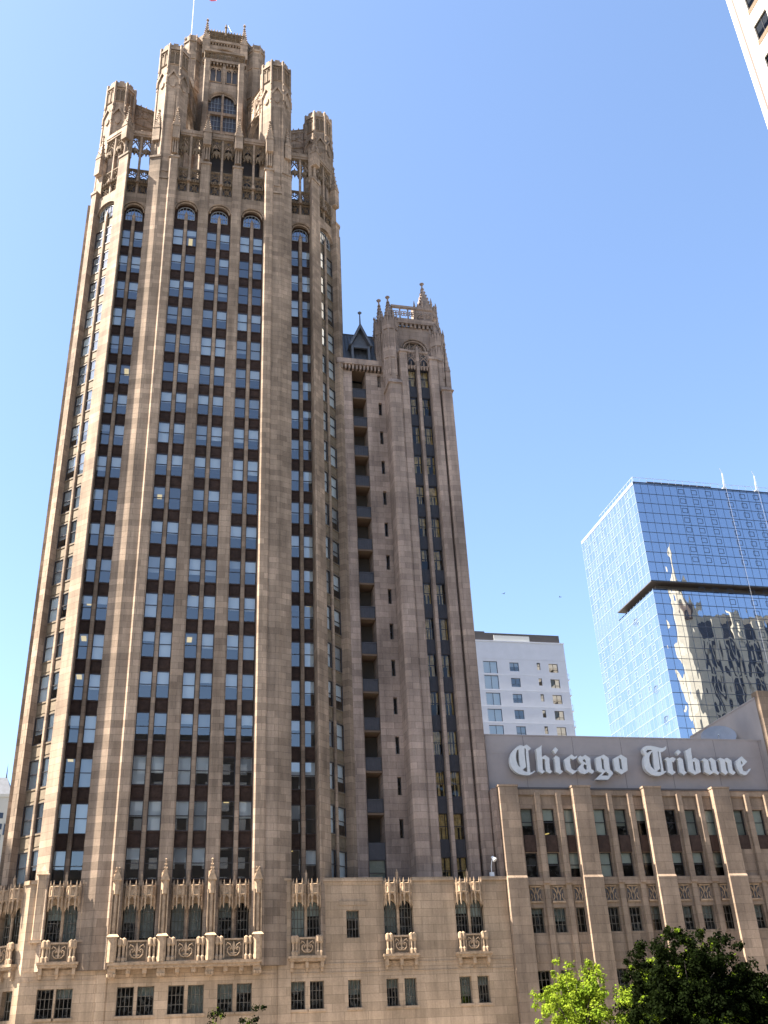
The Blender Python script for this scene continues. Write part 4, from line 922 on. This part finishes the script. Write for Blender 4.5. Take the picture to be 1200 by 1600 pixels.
LETTERS = [
 ('C', [[[(33.49,27.08),(33.29,27.11),(32.98,26.96),(32.67,26.71),(32.37,26.36),(32.2,25.96),(32.15,25.52),(32.19,25.18),(32.34,24.89),(32.59,24.63),(32.88,24.46),(33.23,24.38),(33.58,24.35),(33.89,24.37),(34.22,24.53),(34.5,24.72),(34.43,24.78),(34.18,24.65),(34.0,24.58),(34.04,26.66),(34.27,26.74),(34.3,26.86),(33.94,27.18),(33.64,27.03)],[(33.1,26.72),(32.94,26.62),(32.82,26.32),(32.77,25.97),(32.78,25.63),(32.87,25.29),(33.07,25.0),(33.06,25.78),(33.1,26.37)],[(33.7,26.85),(33.82,26.75),(33.77,26.18),(33.76,25.45),(33.73,24.64),(33.49,24.69),(33.28,24.83),(33.65,25.1),(33.64,25.69),(33.63,26.28)]]]),
 ('h', [[[(34.81,26.77),(34.98,26.88),(35.2,26.98),(35.43,27.16),(35.36,26.91),(35.29,26.04),(35.63,26.23),(36.01,25.95),(35.97,25.48),(35.97,24.86),(36.16,24.75),(35.9,24.53),(35.54,24.71),(35.54,25.32),(35.57,25.82),(35.32,25.89),(35.24,24.86),(35.46,24.74),(35.15,24.51),(34.77,24.73),(34.82,25.61),(34.82,26.45)]]]),
 ('i', [[[(36.46,25.98),(36.7,26.21),(37.01,26.01),(36.99,25.49),(36.99,24.88),(37.2,24.73),(36.88,24.49),(36.47,24.7),(36.52,25.49),(36.52,25.86)]],[[(36.45,26.7),(36.75,26.98),(36.98,26.74),(36.67,26.37)]]]),
 ('c', [[[(37.47,25.85),(38.24,26.33),(38.58,26.09),(38.81,26.26),(38.71,26.01),(38.34,25.84),(38.04,25.97),(38.01,25.56),(38.05,25.04),(38.31,24.83),(38.64,24.89),(38.44,24.7),(38.12,24.48),(37.51,24.9),(37.47,25.44)]]]),
 ('a', [[[(38.83,26.01),(39.1,26.23),(39.26,26.12),(39.61,26.32),(40.06,26.0),(40.01,25.48),(40.02,25.02),(40.31,24.8),(40.04,24.55),(39.69,24.71),(39.31,24.52),(38.91,24.59),(38.71,24.81),(38.77,25.13),(39.16,25.47),(38.96,25.68)],[(39.3,25.82),(39.46,25.94),(39.59,25.8),(39.58,25.53),(39.31,25.71)],[(39.27,25.25),(39.39,25.44),(39.61,25.36),(39.57,24.9),(39.35,24.98)]]]),
 ('g', [[[(40.62,26.04),(41.47,26.37),(41.92,26.06),(41.89,25.51),(41.89,24.96),(42.14,24.72),(42.08,24.53),(41.53,24.03),(40.28,24.03),(41.02,24.65),(40.58,24.86),(40.58,25.43)],[(41.14,26.07),(41.39,25.91),(41.35,25.44),(41.34,24.87),(41.11,25.06),(41.14,25.61)],[(40.95,24.4),(41.42,24.79),(41.68,24.6),(41.65,24.41)]]]),
 ('o', [[[(42.41,26.01),(43.22,26.4),(43.76,26.06),(43.69,25.48),(43.65,24.93),(42.96,24.54),(42.38,24.91),(42.38,25.46)],[(42.93,26.1),(43.17,25.94),(43.15,25.47),(43.15,24.95),(42.91,25.08),(42.92,25.58)]]]),
 ('T', [[[(45.5,26.94),(45.68,27.17),(45.97,27.28),(46.42,27.3),(46.85,27.24),(47.22,27.15),(47.54,27.1),(47.71,27.13),(48.02,27.29),(47.97,27.03),(47.74,26.85),(47.53,26.74),(47.33,26.71),(47.31,25.9),(47.31,24.89),(47.56,24.94),(47.54,24.84),(47.22,24.61),(46.81,24.46),(46.38,24.45),(45.96,24.57),(45.63,24.82),(45.44,25.12),(45.39,25.52),(45.46,25.97),(45.67,26.38),(45.53,26.63)],[(45.85,26.74),(46.01,26.91),(46.34,26.91),(46.52,26.84),(46.26,26.77),(45.9,26.59)],[(46.48,26.73),(46.5,26.39),(46.44,25.79),(46.4,25.0),(46.12,25.28),(46.02,25.73),(46.06,26.18),(46.24,26.49)],[(47.03,26.76),(47.14,26.74),(47.11,26.15),(47.12,25.49),(47.04,24.8),(46.77,24.81),(46.59,24.88),(46.99,25.11),(47.01,25.64),(47.03,26.3)]]]),
 ('r', [[[(47.63,26.01),(47.95,26.24),(48.15,26.12),(48.48,26.27),(48.78,26.08),(48.46,25.74),(48.35,25.86),(48.31,25.41),(48.31,24.98),(48.55,24.81),(48.12,24.55),(47.73,24.8),(47.79,25.4),(47.79,25.86)]]]),
 ('i', [[[(48.91,26.05),(49.22,26.24),(49.49,26.06),(49.49,25.63),(49.47,24.97),(49.68,24.8),(49.33,24.56),(48.94,24.81),(48.98,25.42),(49.0,25.93)]],[[(48.93,26.72),(49.21,26.98),(49.47,26.75),(49.1,26.44)]]]),
 ('b', [[[(49.95,26.91),(50.23,26.95),(50.25,27.05),(50.59,27.19),(50.54,26.82),(50.52,26.03),(50.81,26.24),(51.2,25.96),(51.18,25.45),(51.16,24.87),(50.47,24.6),(50.04,24.83),(49.9,24.92),(49.94,25.53),(49.97,26.2)],[(50.5,25.82),(50.7,25.85),(50.7,25.44),(50.64,24.91),(50.45,25.06),(50.48,25.44)]]]),
 ('u', [[[(51.46,25.99),(51.78,26.2),(52.16,26.0),(52.15,25.56),(52.16,25.08),(52.4,24.91),(52.36,25.26),(52.38,25.82),(52.23,26.05),(52.53,26.26),(52.92,25.99),(52.89,25.47),(52.87,25.01),(53.11,24.84),(52.87,24.62),(52.49,24.83),(52.03,24.61),(51.55,24.87),(51.6,25.35),(51.66,25.86)]]]),
 ('n', [[[(53.26,26.12),(53.49,26.28),(53.88,26.1),(54.2,26.29),(54.62,26.01),(54.57,25.55),(54.55,25.09),(54.83,24.86),(54.5,24.64),(54.1,24.85),(54.11,25.29),(54.12,25.8),(53.92,25.92),(53.88,25.39),(53.89,25.03),(54.02,24.88),(53.71,24.63),(53.32,24.89),(53.37,25.48),(53.38,25.89)]]]),
 ('e', [[[(55.12,25.97),(55.81,26.44),(56.28,25.93),(55.62,25.41),(55.64,25.05),(55.93,24.95),(56.2,25.11),(56.5,25.29),(56.43,25.14),(55.92,24.67),(55.6,24.63),(55.27,24.79),(55.06,25.2),(55.05,25.66)],[(55.6,26.08),(55.79,25.77),(55.61,25.64)]]]),
]

SG = thing('lettering_sign', (44.6, 1.1, 24.3), 'raised white blackletter lettering reading Chicago Tribune on a grey parapet wall', 'sign')
for ch, groups in LETTERS:
    b = mb('letter'); hm = mb('steel')
    for g in groups:
        b.slab(Fr(0, .75, 0), g[0], -.42, 0.0, g[1:])
        cx = sum(p[0] for p in g[0])/len(g[0]); cz = sum(p[1] for p in g[0])/len(g[0])
    b.build('letter', SG)
TB = thing('grey_rooftop_block', (66, 8, 0), 'taller stone block at the right edge with a grey windowless side wall above the sign', 'building')
b = mb('sign'); b.quad((58.75, 14.5, 22.9), (58.75, .9, 22.9), (58.75, .9, 32.35), (58.75, 14.5, 32.35)); b.box(FW, 58.7, 59.3, -14.5, -.9, 32.35, 32.5); b.build('side_wall', TB)
b = mb('press'); b.bevbox(FW, 58.78, 60.5, -1.4, -.3, 23.22, 33.0, .05); b.box(FW, 60.5, 74, -14, -1.2, 23.0, 32.8); b.box(FW, 65.3, 74, -12, -.6, 0, 23.0); b.build('wall', TB)
# satellite dish behind the parapet
dh = thing('satellite_dish', (57.0, 6, 28), 'pale round satellite dish peeping over the grey parapet wall', 'satellite dish')
b = mb('dish'); ax = Vector((-.35, -.7, .62)).normalized(); e1 = ax.cross(Vector((0, 0, 1))).normalized(); e2 = e1.cross(ax); c0 = Vector((57.0, 6, 29.6)); V = []; F = []
for i in range(7):
    r = 1.75*i/6
    for j in range(24): V.append(tuple(c0+e1*r*cos(j*pi/12)+e2*r*sin(j*pi/12)+ax*(r*r*.16)))
for i in range(6):
    for j in range(24): F.append((i*24+j, i*24+(j+1) % 24, (i+1)*24+(j+1) % 24, (i+1)*24+j))
b.add(V, F); b.build('reflector', dh, True)
b = mb('steel'); b.tube([tuple(c0-ax*.3), (57, 6.1, 23)], .14, 8); b.tube([tuple(c0), tuple(c0+ax*.5)], .03, 5); b.tube([tuple(c0+ax*.5), tuple(c0+ax*.7)], .08, 6); b.build('mount', dh)

# ================================================================== WHITE APARTMENT BUILDING
WB = thing('white_apartment_building', (64, 90, 0), 'plain white apartment building with a dark roof storey and small balconies', 'apartment building')
FB = Fr(0, 80, 0); op = []; ww = []
for k in range(18):
    z = 63.55-3.0*k
    op += [(58.3, 61.0, z, z+(2.3 if k != 1 else 2.6)), (63.35, 65.15, z+.5, z+2.2), (68.7, 69.35, z+.9, z+2.3), (71.0, 72.8, z+.5, z+2.2), (53.5, 55.6, z+.5, z+2.2)]
    if z < 4: break
b = mb('white'); b.wall(FB, 46, 74.5, 0, 69.7, 0, op, .3); b.quad((74.5, 80, 0), (74.5, 104, 0), (74.5, 104, 69.7), (74.5, 80, 69.7)); b.quad((46, 104, 0), (46, 80, 0), (46, 80, 69.7), (46, 104, 69.7)); b.quad((46, 80, 69.7), (74.5, 80, 69.7), (74.5, 104, 69.7), (46, 104, 69.7))
b.box(FB, 45.9, 74.6, -24, .12, 69.7, 69.9)
for k in range(19): b.box(FB, 46, 74.5, -.01, .03, 66.3-3.0*k, 66.36-3.0*k)
b.build('wall', WB)
random.seed(9)
for a, c, z0, z1 in op:
    if z0 < 20: continue
    w, h = round(c-a, 2), round(z1-z0, 2)
    window(WB, FB, (a+c)/2, -.2, z0, w, h, 'two' if w > 2.2 else ('hotel' if w > 1 else 'sash'), 'frame', 'glass', random.choice([0, .4, .97]) if w < 2.2 else .97, 'blind2' if w < 2.2 else 'blind')
b = mb('room'); b.box(FB, 46.5, 74, -8, -2.5, 0, 69); b.build('core_wall', WB)
b = mb('dark'); b.box(FB, 46, 74.0, -22, -.5, 69.9, 71.6); b.box(FB, 45, 60.2, -20, -3, 71.6, 72.9); o = b.build('roof_storey', WB)
b = mb('blind2'); b.box(FB, 61, 68, -.5, -.42, 70.15, 71.15); b.build('roof_louvre', WB)
for k in range(9):
    z = 63.2-3.0*k; b = mb('aluminium'); b.box(FB, 74.5, 75.5, -6, -1.5, z, z+.2)
    for y in range(6): b.box(FB, 75.42, 75.47, -5.9+y*.85, -5.85+y*.85, z+.2, z+1.2)
    b.box(FB, 75.41, 75.48, -6, -1.5, z+1.2, z+1.27); b.build('balcony', WB)

# ================================================================== BLUE GLASS TOWER
GT = thing('glass_tower', (155, 160, 0), 'tall blue glass tower with a horizontal notch and mirrored buildings in its front', 'skyscraper')
X0, Y0, X1, Y1, ZT = 129.5, 140.0, 186.0, 178.0, 145.0
b = mb('bluewall'); b.quad((X0, Y0, 0), (X1, Y0, 0), (X1, Y0, 111.5), (X0, Y0, 111.5)); b.quad((X0, Y0, 114.0), (X1, Y0, 114.0), (X1, Y0, ZT), (X0, Y0, ZT)); gw = b.build('front_glazing', GT)
b = mb('palewall'); b.quad((X0, Y1, 0), (X0, Y0, 0), (X0, Y0, 111.5), (X0, Y1, 111.5)); b.quad((X0, Y1, 114.0), (X0, Y0, 114.0), (X0, Y0, ZT), (X0, Y1, ZT)); b.quad((X0, Y1, 111.5), (X0, 161.5, 111.5), (X0, 161.5, 114), (X0, Y1, 114)); PSB = b
b = mb('dark'); b.box(FW, X0, X1, -162, -Y0, 113.7, 113.97); b.box(FW, X0+2.5, X1, -161.4, -Y0-2.5, 111.5, 113.7); b.box(FW, X0, X1, -162, -Y0, 111.2, 111.48); b.quad((X1, Y0, 0), (X1, Y1, 0), (X1, Y1, ZT), (X1, Y0, ZT)); b.quad((X0, Y1, ZT), (X0, Y0, ZT), (X1, Y0, ZT), (X1, Y1, ZT)); b.build('notch', GT)
b = mb('mullw'); FG = Fr(0, Y0, 0); FH_ = 3.1; zs = [ZT-.6-FH_*k for k in range(0, 46)]
zs = [z for z in zs if z > 1 and not 111.5 < z < 114]
for z in zs: b.box(FG, X0, X1, -.02, .06, z-.07, z+.07)
k = 0; x = X0+2.26
while x < X1: b.box(FG, x-.035, x+.035, -.02, .045, 0, 111.5); b.box(FG, x-.035, x+.035, -.02, .045, 114, ZT); x += 2.26
b.box(FG, X0-.05, X1, -.02, .1, ZT-.3, ZT+.05); b.box(FG, X0-.05, X1, -.02, .1, 113.85, 114.1); b.build('front_mullions', GT)
b = mb('mulls'); FS = Fr(X0, Y0, -90); D = Y1-Y0      # u = -(Y-Y0)
for z in zs: b.box(FS, -D, 0, -.02, .07, z-.06, z+.06)
for k in range(20):
    u = -D*k/19; b.box(FS, u-.035, u+.035, -.02, .06, 0, 111.5 if u > -21.4 else 113.9); b.box(FS, u-.05, u+.05, -.02, .06, 114.1, ZT)
b.box(FS, -D, .05, -.02, .12, ZT-.9, ZT+.1); b.build('side_mullions', GT)
b = PSB; b.mat('palewall2'); random.seed(21)
for z in zs:
    for k in range(19):
        if random.random() < .42:
            u = -D*(k+1)/19+.1; b.quad(FS.p(u, .03, z+.15), FS.p(u+D/19-.2, .03, z+.15), FS.p(u+D/19-.2, .03, z+FH_-.2), FS.p(u, .03, z+FH_-.2)) if not (z < 114 < z+FH_ or z < 111.5 < z+FH_ or z+FH_ > ZT) else None
PSB.build('side_glazing', GT)
cols = [143.4, 147.5, 152.0, 158.6, 163.0, 167.4, 175, 179.5]; nv = 0
for z in zs:
    if 112 < z < 117.4 or z > ZT-3 or z < 40: continue
    for c in cols:
        if z < 110 and c < 148: continue
        b = mb('mullw'); w, h, t = 1.7, 1.55, .09; z0 = z+.85
        for a in ((0, w, 0, t), (0, w, h-t, h), (0, t, t, h-t), (w-t, w, t, h-t)): b.box(FG, c+a[0], c+a[1], -.01, .08, z0+a[2], z0+a[3])
        if random.random() < .05: b.box(FG, c+t, c+w-t, .02, .05, z0+t, z0+h-t)
        if nv < 100: b.build('vent_window', GT); nv += 1
for z in zs:
    if z > ZT-3 or z < 60 or 108 < z < 116: continue
    for k in (2, 5, 8, 11, 14, 17):
        u = -D*(k+.8)/19; b = mb('mulls'); w, h, t = 1.5, 1.5, .1; z0 = z+.8
        for a in ((0, w, 0, t), (0, w, h-t, h), (0, t, t, h-t), (w-t, w, t, h-t)): b.box(FS, u+a[0], u+a[1], -.01, .1, z0+a[2], z0+a[3])
        if nv < 200: ps_o = b.build('side_vent', GT); nv += 1
for (u, z) in ((-13, 106.2), (-8.5, 85.2), (-6, 76.2)):     # vents standing open
    b = mb('mullw'); p = [FS.p(u, .08, z+1.5), FS.p(u+1.5, .08, z+1.5), FS.p(u+1.5, .4, z), FS.p(u, .4, z)]; b.tube([p[0], p[1], p[2], p[3], p[0]], .06); b.build('open_vent', GT)
b = mb('aluminium')
for k in range(26): x = X0+.1+k*2.26; b.box(FG, x-.04, x+.04, -.3, -.2, ZT, ZT+1.7)
b.box(FG, X0, X1, -.3, -.2, ZT+1.62, ZT+1.72)
for k in range(12): y = Y0+k*2; b.box(FS, -k*2-.04, -k*2+.04, -.3, -.2, ZT, ZT+1.7)
b.box(FS, -24, 0, -.3, -.2, ZT+1.62, ZT+1.72); b.build('roof_railing', GT)
b = mb('dark'); b.box(FG, X0+5.5, X0+26, -2.5, -1.8, ZT, ZT+1.6); b.build('roof_plant', GT)
for x in (158.9, 169.4):
    o = thing('cleaning_davit', (x, 140.5, ZT), 'white roof crane with a rope, %s' % ('nearer the notch corner' if x < 160 else 'at the right edge of the photo'), 'crane', 'cleaning cranes on the glass tower roof')
    b = mb('steel'); b.tube([(x, 140.5, ZT), (x-.2, 139.6, ZT+5.2)], .2, 6, .1); b.tube([(x-.2, 139.6, ZT+5.2), (x-.9, 139.3, ZT+6.6)], .06, 5); b.box(FW, x-.6, x+.6, -141.2, -140.2, ZT, ZT+.7); b.build('mast', o)
    b = mb('rope'); b.tube([(x-.1, 139.5, ZT+5), (x-.1, 139.5, 70)], .035); b.build('rope', o)

# stone hotel, seen only as the reflection in the glass tower
HT = thing('cream_hotel_tower', (212, 25, 0), 'cream stone hotel tower with a spire, mirrored in the blue glass tower', 'hotel')
b = mb('cream'); b.box(FW, 200, 240, -40, -26, 0, 146); b.box(FW, 203, 236, -38, -28, 146, 151)
FE = Fr(240, 40, 180)
for k in range(5): u = .3+9.2*k; b.box(FE, u, u+3.6, -.01, 1.5, 0, 148 if k % 2 else 152)
b.mat('iron')
for k in range(5):
    u = .3+9.2*k; b.box(FE, u+3.61, min(u+9.19, 39.9), -.01, .3, 0, 147)  # near-black strips paint shade and dark windows between the ribs
b.mat('cream')
for k in range(4):
    u = .3+9.2*k; b.box(FE, u+5.4, u+6.3, .301, .8, 0, 140)
    for j in range(0, 38, 4): b.box(FE, u+3.61, u+9.19, .301, .6, 6.5+3.7*j, 7.3+3.7*j)
b.build('wall', HT)
b = mb('dark')
fs = Fr(200, 26, -90)
for k in range(3):
    u = -3-3.2*k
    for j in range(38): b.box(fs, u-.7, u+.7, -.01, .05, 4+3.7*j, 6.2+3.7*j)
o = b.build('window', HT); o['kind'] = 'stuff'
b = mb('cream'); b.prism(octo(198.5, 38, 3.4), 0, 156); b.prism(octo(198.5, 38, 2.4), 156, 164); b.prism(octo(198.5, 38, 2.0), 164, 182, [(198.5, 38)]); b.ngon(205, 36, 2.2, 10, 146, 155); b.ngon(205, 36, 2.4, 10, 155, 157.6, 0, .4); b.build('spire', HT)
b = mb('orange'); b.ngon(198.5, 41.5, 1.6, 10, 148, 153); b.build('clock_drum', HT)

# near corner tower at the upper right
CT = thing('white_corner_tower', (112, 10, 0), 'bright pale tower corner with dark square windows at the upper right corner', 'skyscraper')
XF = 100.0; fs = Fr(XF, 19.55, -90)                    # u = 19.55-Y
op = []
for k in range(3):
    for j in range(24): op.append((4.37+7*k, 8.3+7*k, 163.05+8.62*(j-18), 167.05+8.62*(j-18)))
op = [o for o in op if o[2] > 4 and o[3] < 214]
b = mb('whitelit'); b.wall(fs, 0, 26, 0, 215, 0, op, .5); b.quad((XF, 19.55, 0), (XF+25, 19.55, 0), (XF+25, 19.55, 215), (XF, 19.55, 215)); b.quad((XF, -6.45, 0), (XF+25, -6.45, 0), (XF+25, -6.45, 215), (XF, -6.45, 215)); b.quad((XF, -6.45, 215), (XF+25, -6.45, 215), (XF+25, 19.55, 215), (XF, 19.55, 215)); b.build('wall', CT)
b = mb('brownband'); b.box(fs, 1.25, 1.75, -.01, .02, 0, 215); b.build('groove', CT)
random.seed(2)
for a, c, z0, z1 in op:
    if 115 < z0 < 205:
        window(CT, fs, (a+c)/2, -.3, z0, round(c-a, 2), 4.0, 'two', 'frame', 'glassdim', random.choice([0, .5]), 'blind2'); b = mb('darkstone'); b.box(fs, a-.1, c+.1, -.05, .06, z0-1.15, z0-.01); b.build('sill', CT)
b = mb('room'); b.box(fs, .5, 25, -5, -3, 0, 214); b.build('core_wall', CT)

# distant block on the left
DB = thing('distant_tower_block', (-50, 250, 0), 'distant pale tower block with a steep blue roof beyond the skyscraper corner', 'building')
b = mb('whitelit'); b.box(FW, -62, -39.2, -280, -250, 0, 80.5); b.box(FW, -62, -39.0, -280, -249.7, 80.5, 81.4); b.build('wall', DB)
b = mb('slate'); b.prism([(-62, 251), (-41, 251), (-41, 279), (-62, 279)], 81.4, 88.6, [(-60, 258), (-44, 258), (-44, 272), (-60, 272)]); b.tube([(-44.3, 258, 88.5), (-44.3, 258, 93)], .25, 5, .03); b.build('roof', DB)
FDB = Fr(0, 250, 0)
for j in range(12):
    for k in range(4):
        b = mb('mullw'); x = -40.9-2.4*k; z = 74-3.3*j; b.box(FDB, x-.6, x+.6, -.01, .06, z, z+1.7); b.build('window', DB)
b = mb('mullw'); b.tube([(-41.9, 249.8, 69), (-41.9, 249.8, 72.2), (-40.2, 249.8, 69.4), (-40.2, 249.8, 72.2)], .45); b.build('painted_sign', DB)

# buildings across the street, behind the camera: they fill the lower windows' reflections
for nm, x0, x1, y0, h, lab in (('granite_office_block', -8, 25, -150, 64, 'tallest dark office block across the street, mirrored in the middle bays'), ('long_office_block', 26, 150, -150, 57, 'long dark block across the street, mirrored in the right hand windows'), ('low_office_block', -40, -9, -150, 37, 'lowest dark block across the street, mirrored in the far left bays')):
    o = thing(nm, ((x0+x1)/2, y0+8, 0), lab, 'building'); b = mb('opp'); b.box(FW, x0, x1, -(y0+22), -y0, 0, h); b.box(FW, x0-.4, x1+.4, -(y0+22.4), -y0, h, h+1.5); b.build('wall', o)
    b = mb('blind2'); fr = Fr(x1, y0+22, 180); n = int((x1-x0)/3.5)
    for k in range(n):
        for j in range(int(h/3.8)-1): b.box(fr, 1+3.5*k, 2.6+3.5*k, -.01, .06, 4+3.8*j, 6.2+3.8*j)
    q = b.build('window', o); q['kind'] = 'stuff'

o = thing('southern_office_building', (-80, 20, 0), 'tall office building beyond the left edge that shades the podium corner', 'building')
b = mb('opp'); b.box(FW, -100, -60, -40, .75, 0, 83); b.box(FW, -100.4, -59.6, -40.4, .77, 83, 84); b.build('wall', o)
# ================================================================== TREES, BIRDS
def tree(name, x, y, h, r, zc, leaf, n, size, label, seed, sparse=0.0, rz=None):
    rnd = random.Random(seed); o = thing(name, (x, y, 0), label, 'tree', 'street trees along the pavement')
    b = mb('bark'); rz = rz or (h-zc)
    b.tube([(x, y, -.05), (x+.1, y, h*.25), (x+.05, y+.1, h*.45)], .22, 8, .16)
    tips = []
    for i in range(15):
        a = 2*pi*i/15+rnd.uniform(-.3, .3); q = rnd.uniform(.35, .85)*r; zz = zc+rnd.uniform(-.45, .75)*rz
        p0 = (x+.05, y+.1, h*rnd.uniform(.22, .5)); m_ = (x+q*.5*cos(a), y+q*.5*sin(a), (p0[2]+zz)/2+.2); p1 = (x+q*cos(a), y+q*sin(a), zz)
        b.tube([p0, m_, p1], .09, 5, .02); tips.append(p1)
    b.build('trunk', o)
    f = mb(leaf); cl = []
    for i in range(n//55):
        a = rnd.uniform(0, 2*pi); u = rnd.uniform(-1, 1); rr = rnd.random()**.4
        bump = 1+.22*sin(3*a+seed)+.15*sin(5*u+seed*2)
        cl.append((x+r*rr*bump*sqrt(1-u*u)*cos(a), y+r*rr*bump*sqrt(1-u*u)*sin(a), zc+rz*rr*u*bump, rnd.uniform(.28, .6)*min(1, r/3.2)))
    for cx, cy, cz, cr in cl:
        if rnd.random() < sparse: continue
        for k in range(55):
            d = Vector((rnd.gauss(0, 1), rnd.gauss(0, 1), rnd.gauss(0, .75))); d.normalize(); p = Vector((cx, cy, cz))+d*cr*rnd.random()**.45
            nrm = (d+Vector((rnd.gauss(0, .6), rnd.gauss(0, .6), rnd.gauss(.5, .6)))).normalized(); t = nrm.cross(Vector((rnd.gauss(0, 1), rnd.gauss(0, 1), rnd.gauss(0, 1)))).normalized(); w = nrm.cross(t); s = size*rnd.uniform(.6, 1.25)
            f.add([tuple(p-t*s*.5), tuple(p+w*s*.32), tuple(p+t*s*.6), tuple(p-w*s*.32)], [(0, 1, 2, 3)])
    f.build('crown', o); return o
tree('street_tree', 29.7, -14, 7.3, 2.9, 4.6, 'leaf_light', 15000, .2, 'bright lime green young tree before the stone wall', 4, .1)
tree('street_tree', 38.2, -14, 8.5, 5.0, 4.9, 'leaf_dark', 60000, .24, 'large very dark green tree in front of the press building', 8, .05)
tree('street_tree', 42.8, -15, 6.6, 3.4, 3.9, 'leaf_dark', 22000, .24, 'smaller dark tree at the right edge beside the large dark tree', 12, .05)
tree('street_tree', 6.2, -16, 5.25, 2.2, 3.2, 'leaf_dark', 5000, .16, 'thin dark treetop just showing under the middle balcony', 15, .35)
tree('street_tree', 39.2, -8.5, 7.6, 3.2, 5.2, 'leaf_light', 9000, .22, 'added lime green tree giving sunlit spots in gaps of the large dark tree', 23, .1)  # added behind the dark crown to supply its sunlit spots
def bird(x, y, z, s, label, rot):
    o = thing('bird', (x, y, z), label, 'bird', 'birds in the sky'); b = mb('bird'); R = Matrix.Rotation(rot, 3, 'Z')
    P = lambda a, c, d: tuple(Vector((x, y, z))+R @ Vector((a*s, c*s, d*s)))
    b.tube([P(-.5, 0, 0), P(-.25, 0, .02), P(.1, 0, .03), P(.35, 0, .06), P(.5, 0, .06)], .1*s, 6, .05*s); b.build('body', o)
    for q in (-1, 1):
        b = mb('bird'); b.add([P(.18, q*.06, .06), P(-.15, q*.06, .05), P(-.1, q*.5, .3), P(.15, q*.5, .32), P(-.15, q*1.0, .18)], [(0, 1, 2, 3), (3, 2, 4)]); b.add([P(.18, q*.06, .03), P(-.15, q*.06, .02), P(-.1, q*.5, .27), P(.15, q*.5, .29)], [(3, 2, 1, 0)]); b.build('wing', o)
bird(25.35, -20, 32.63, .22, 'small dark bird nearer the annex tower, wings raised', .6); bird(29.9, -20, 32.6, .2, 'small dark bird nearer the blue glass tower', 2.4)
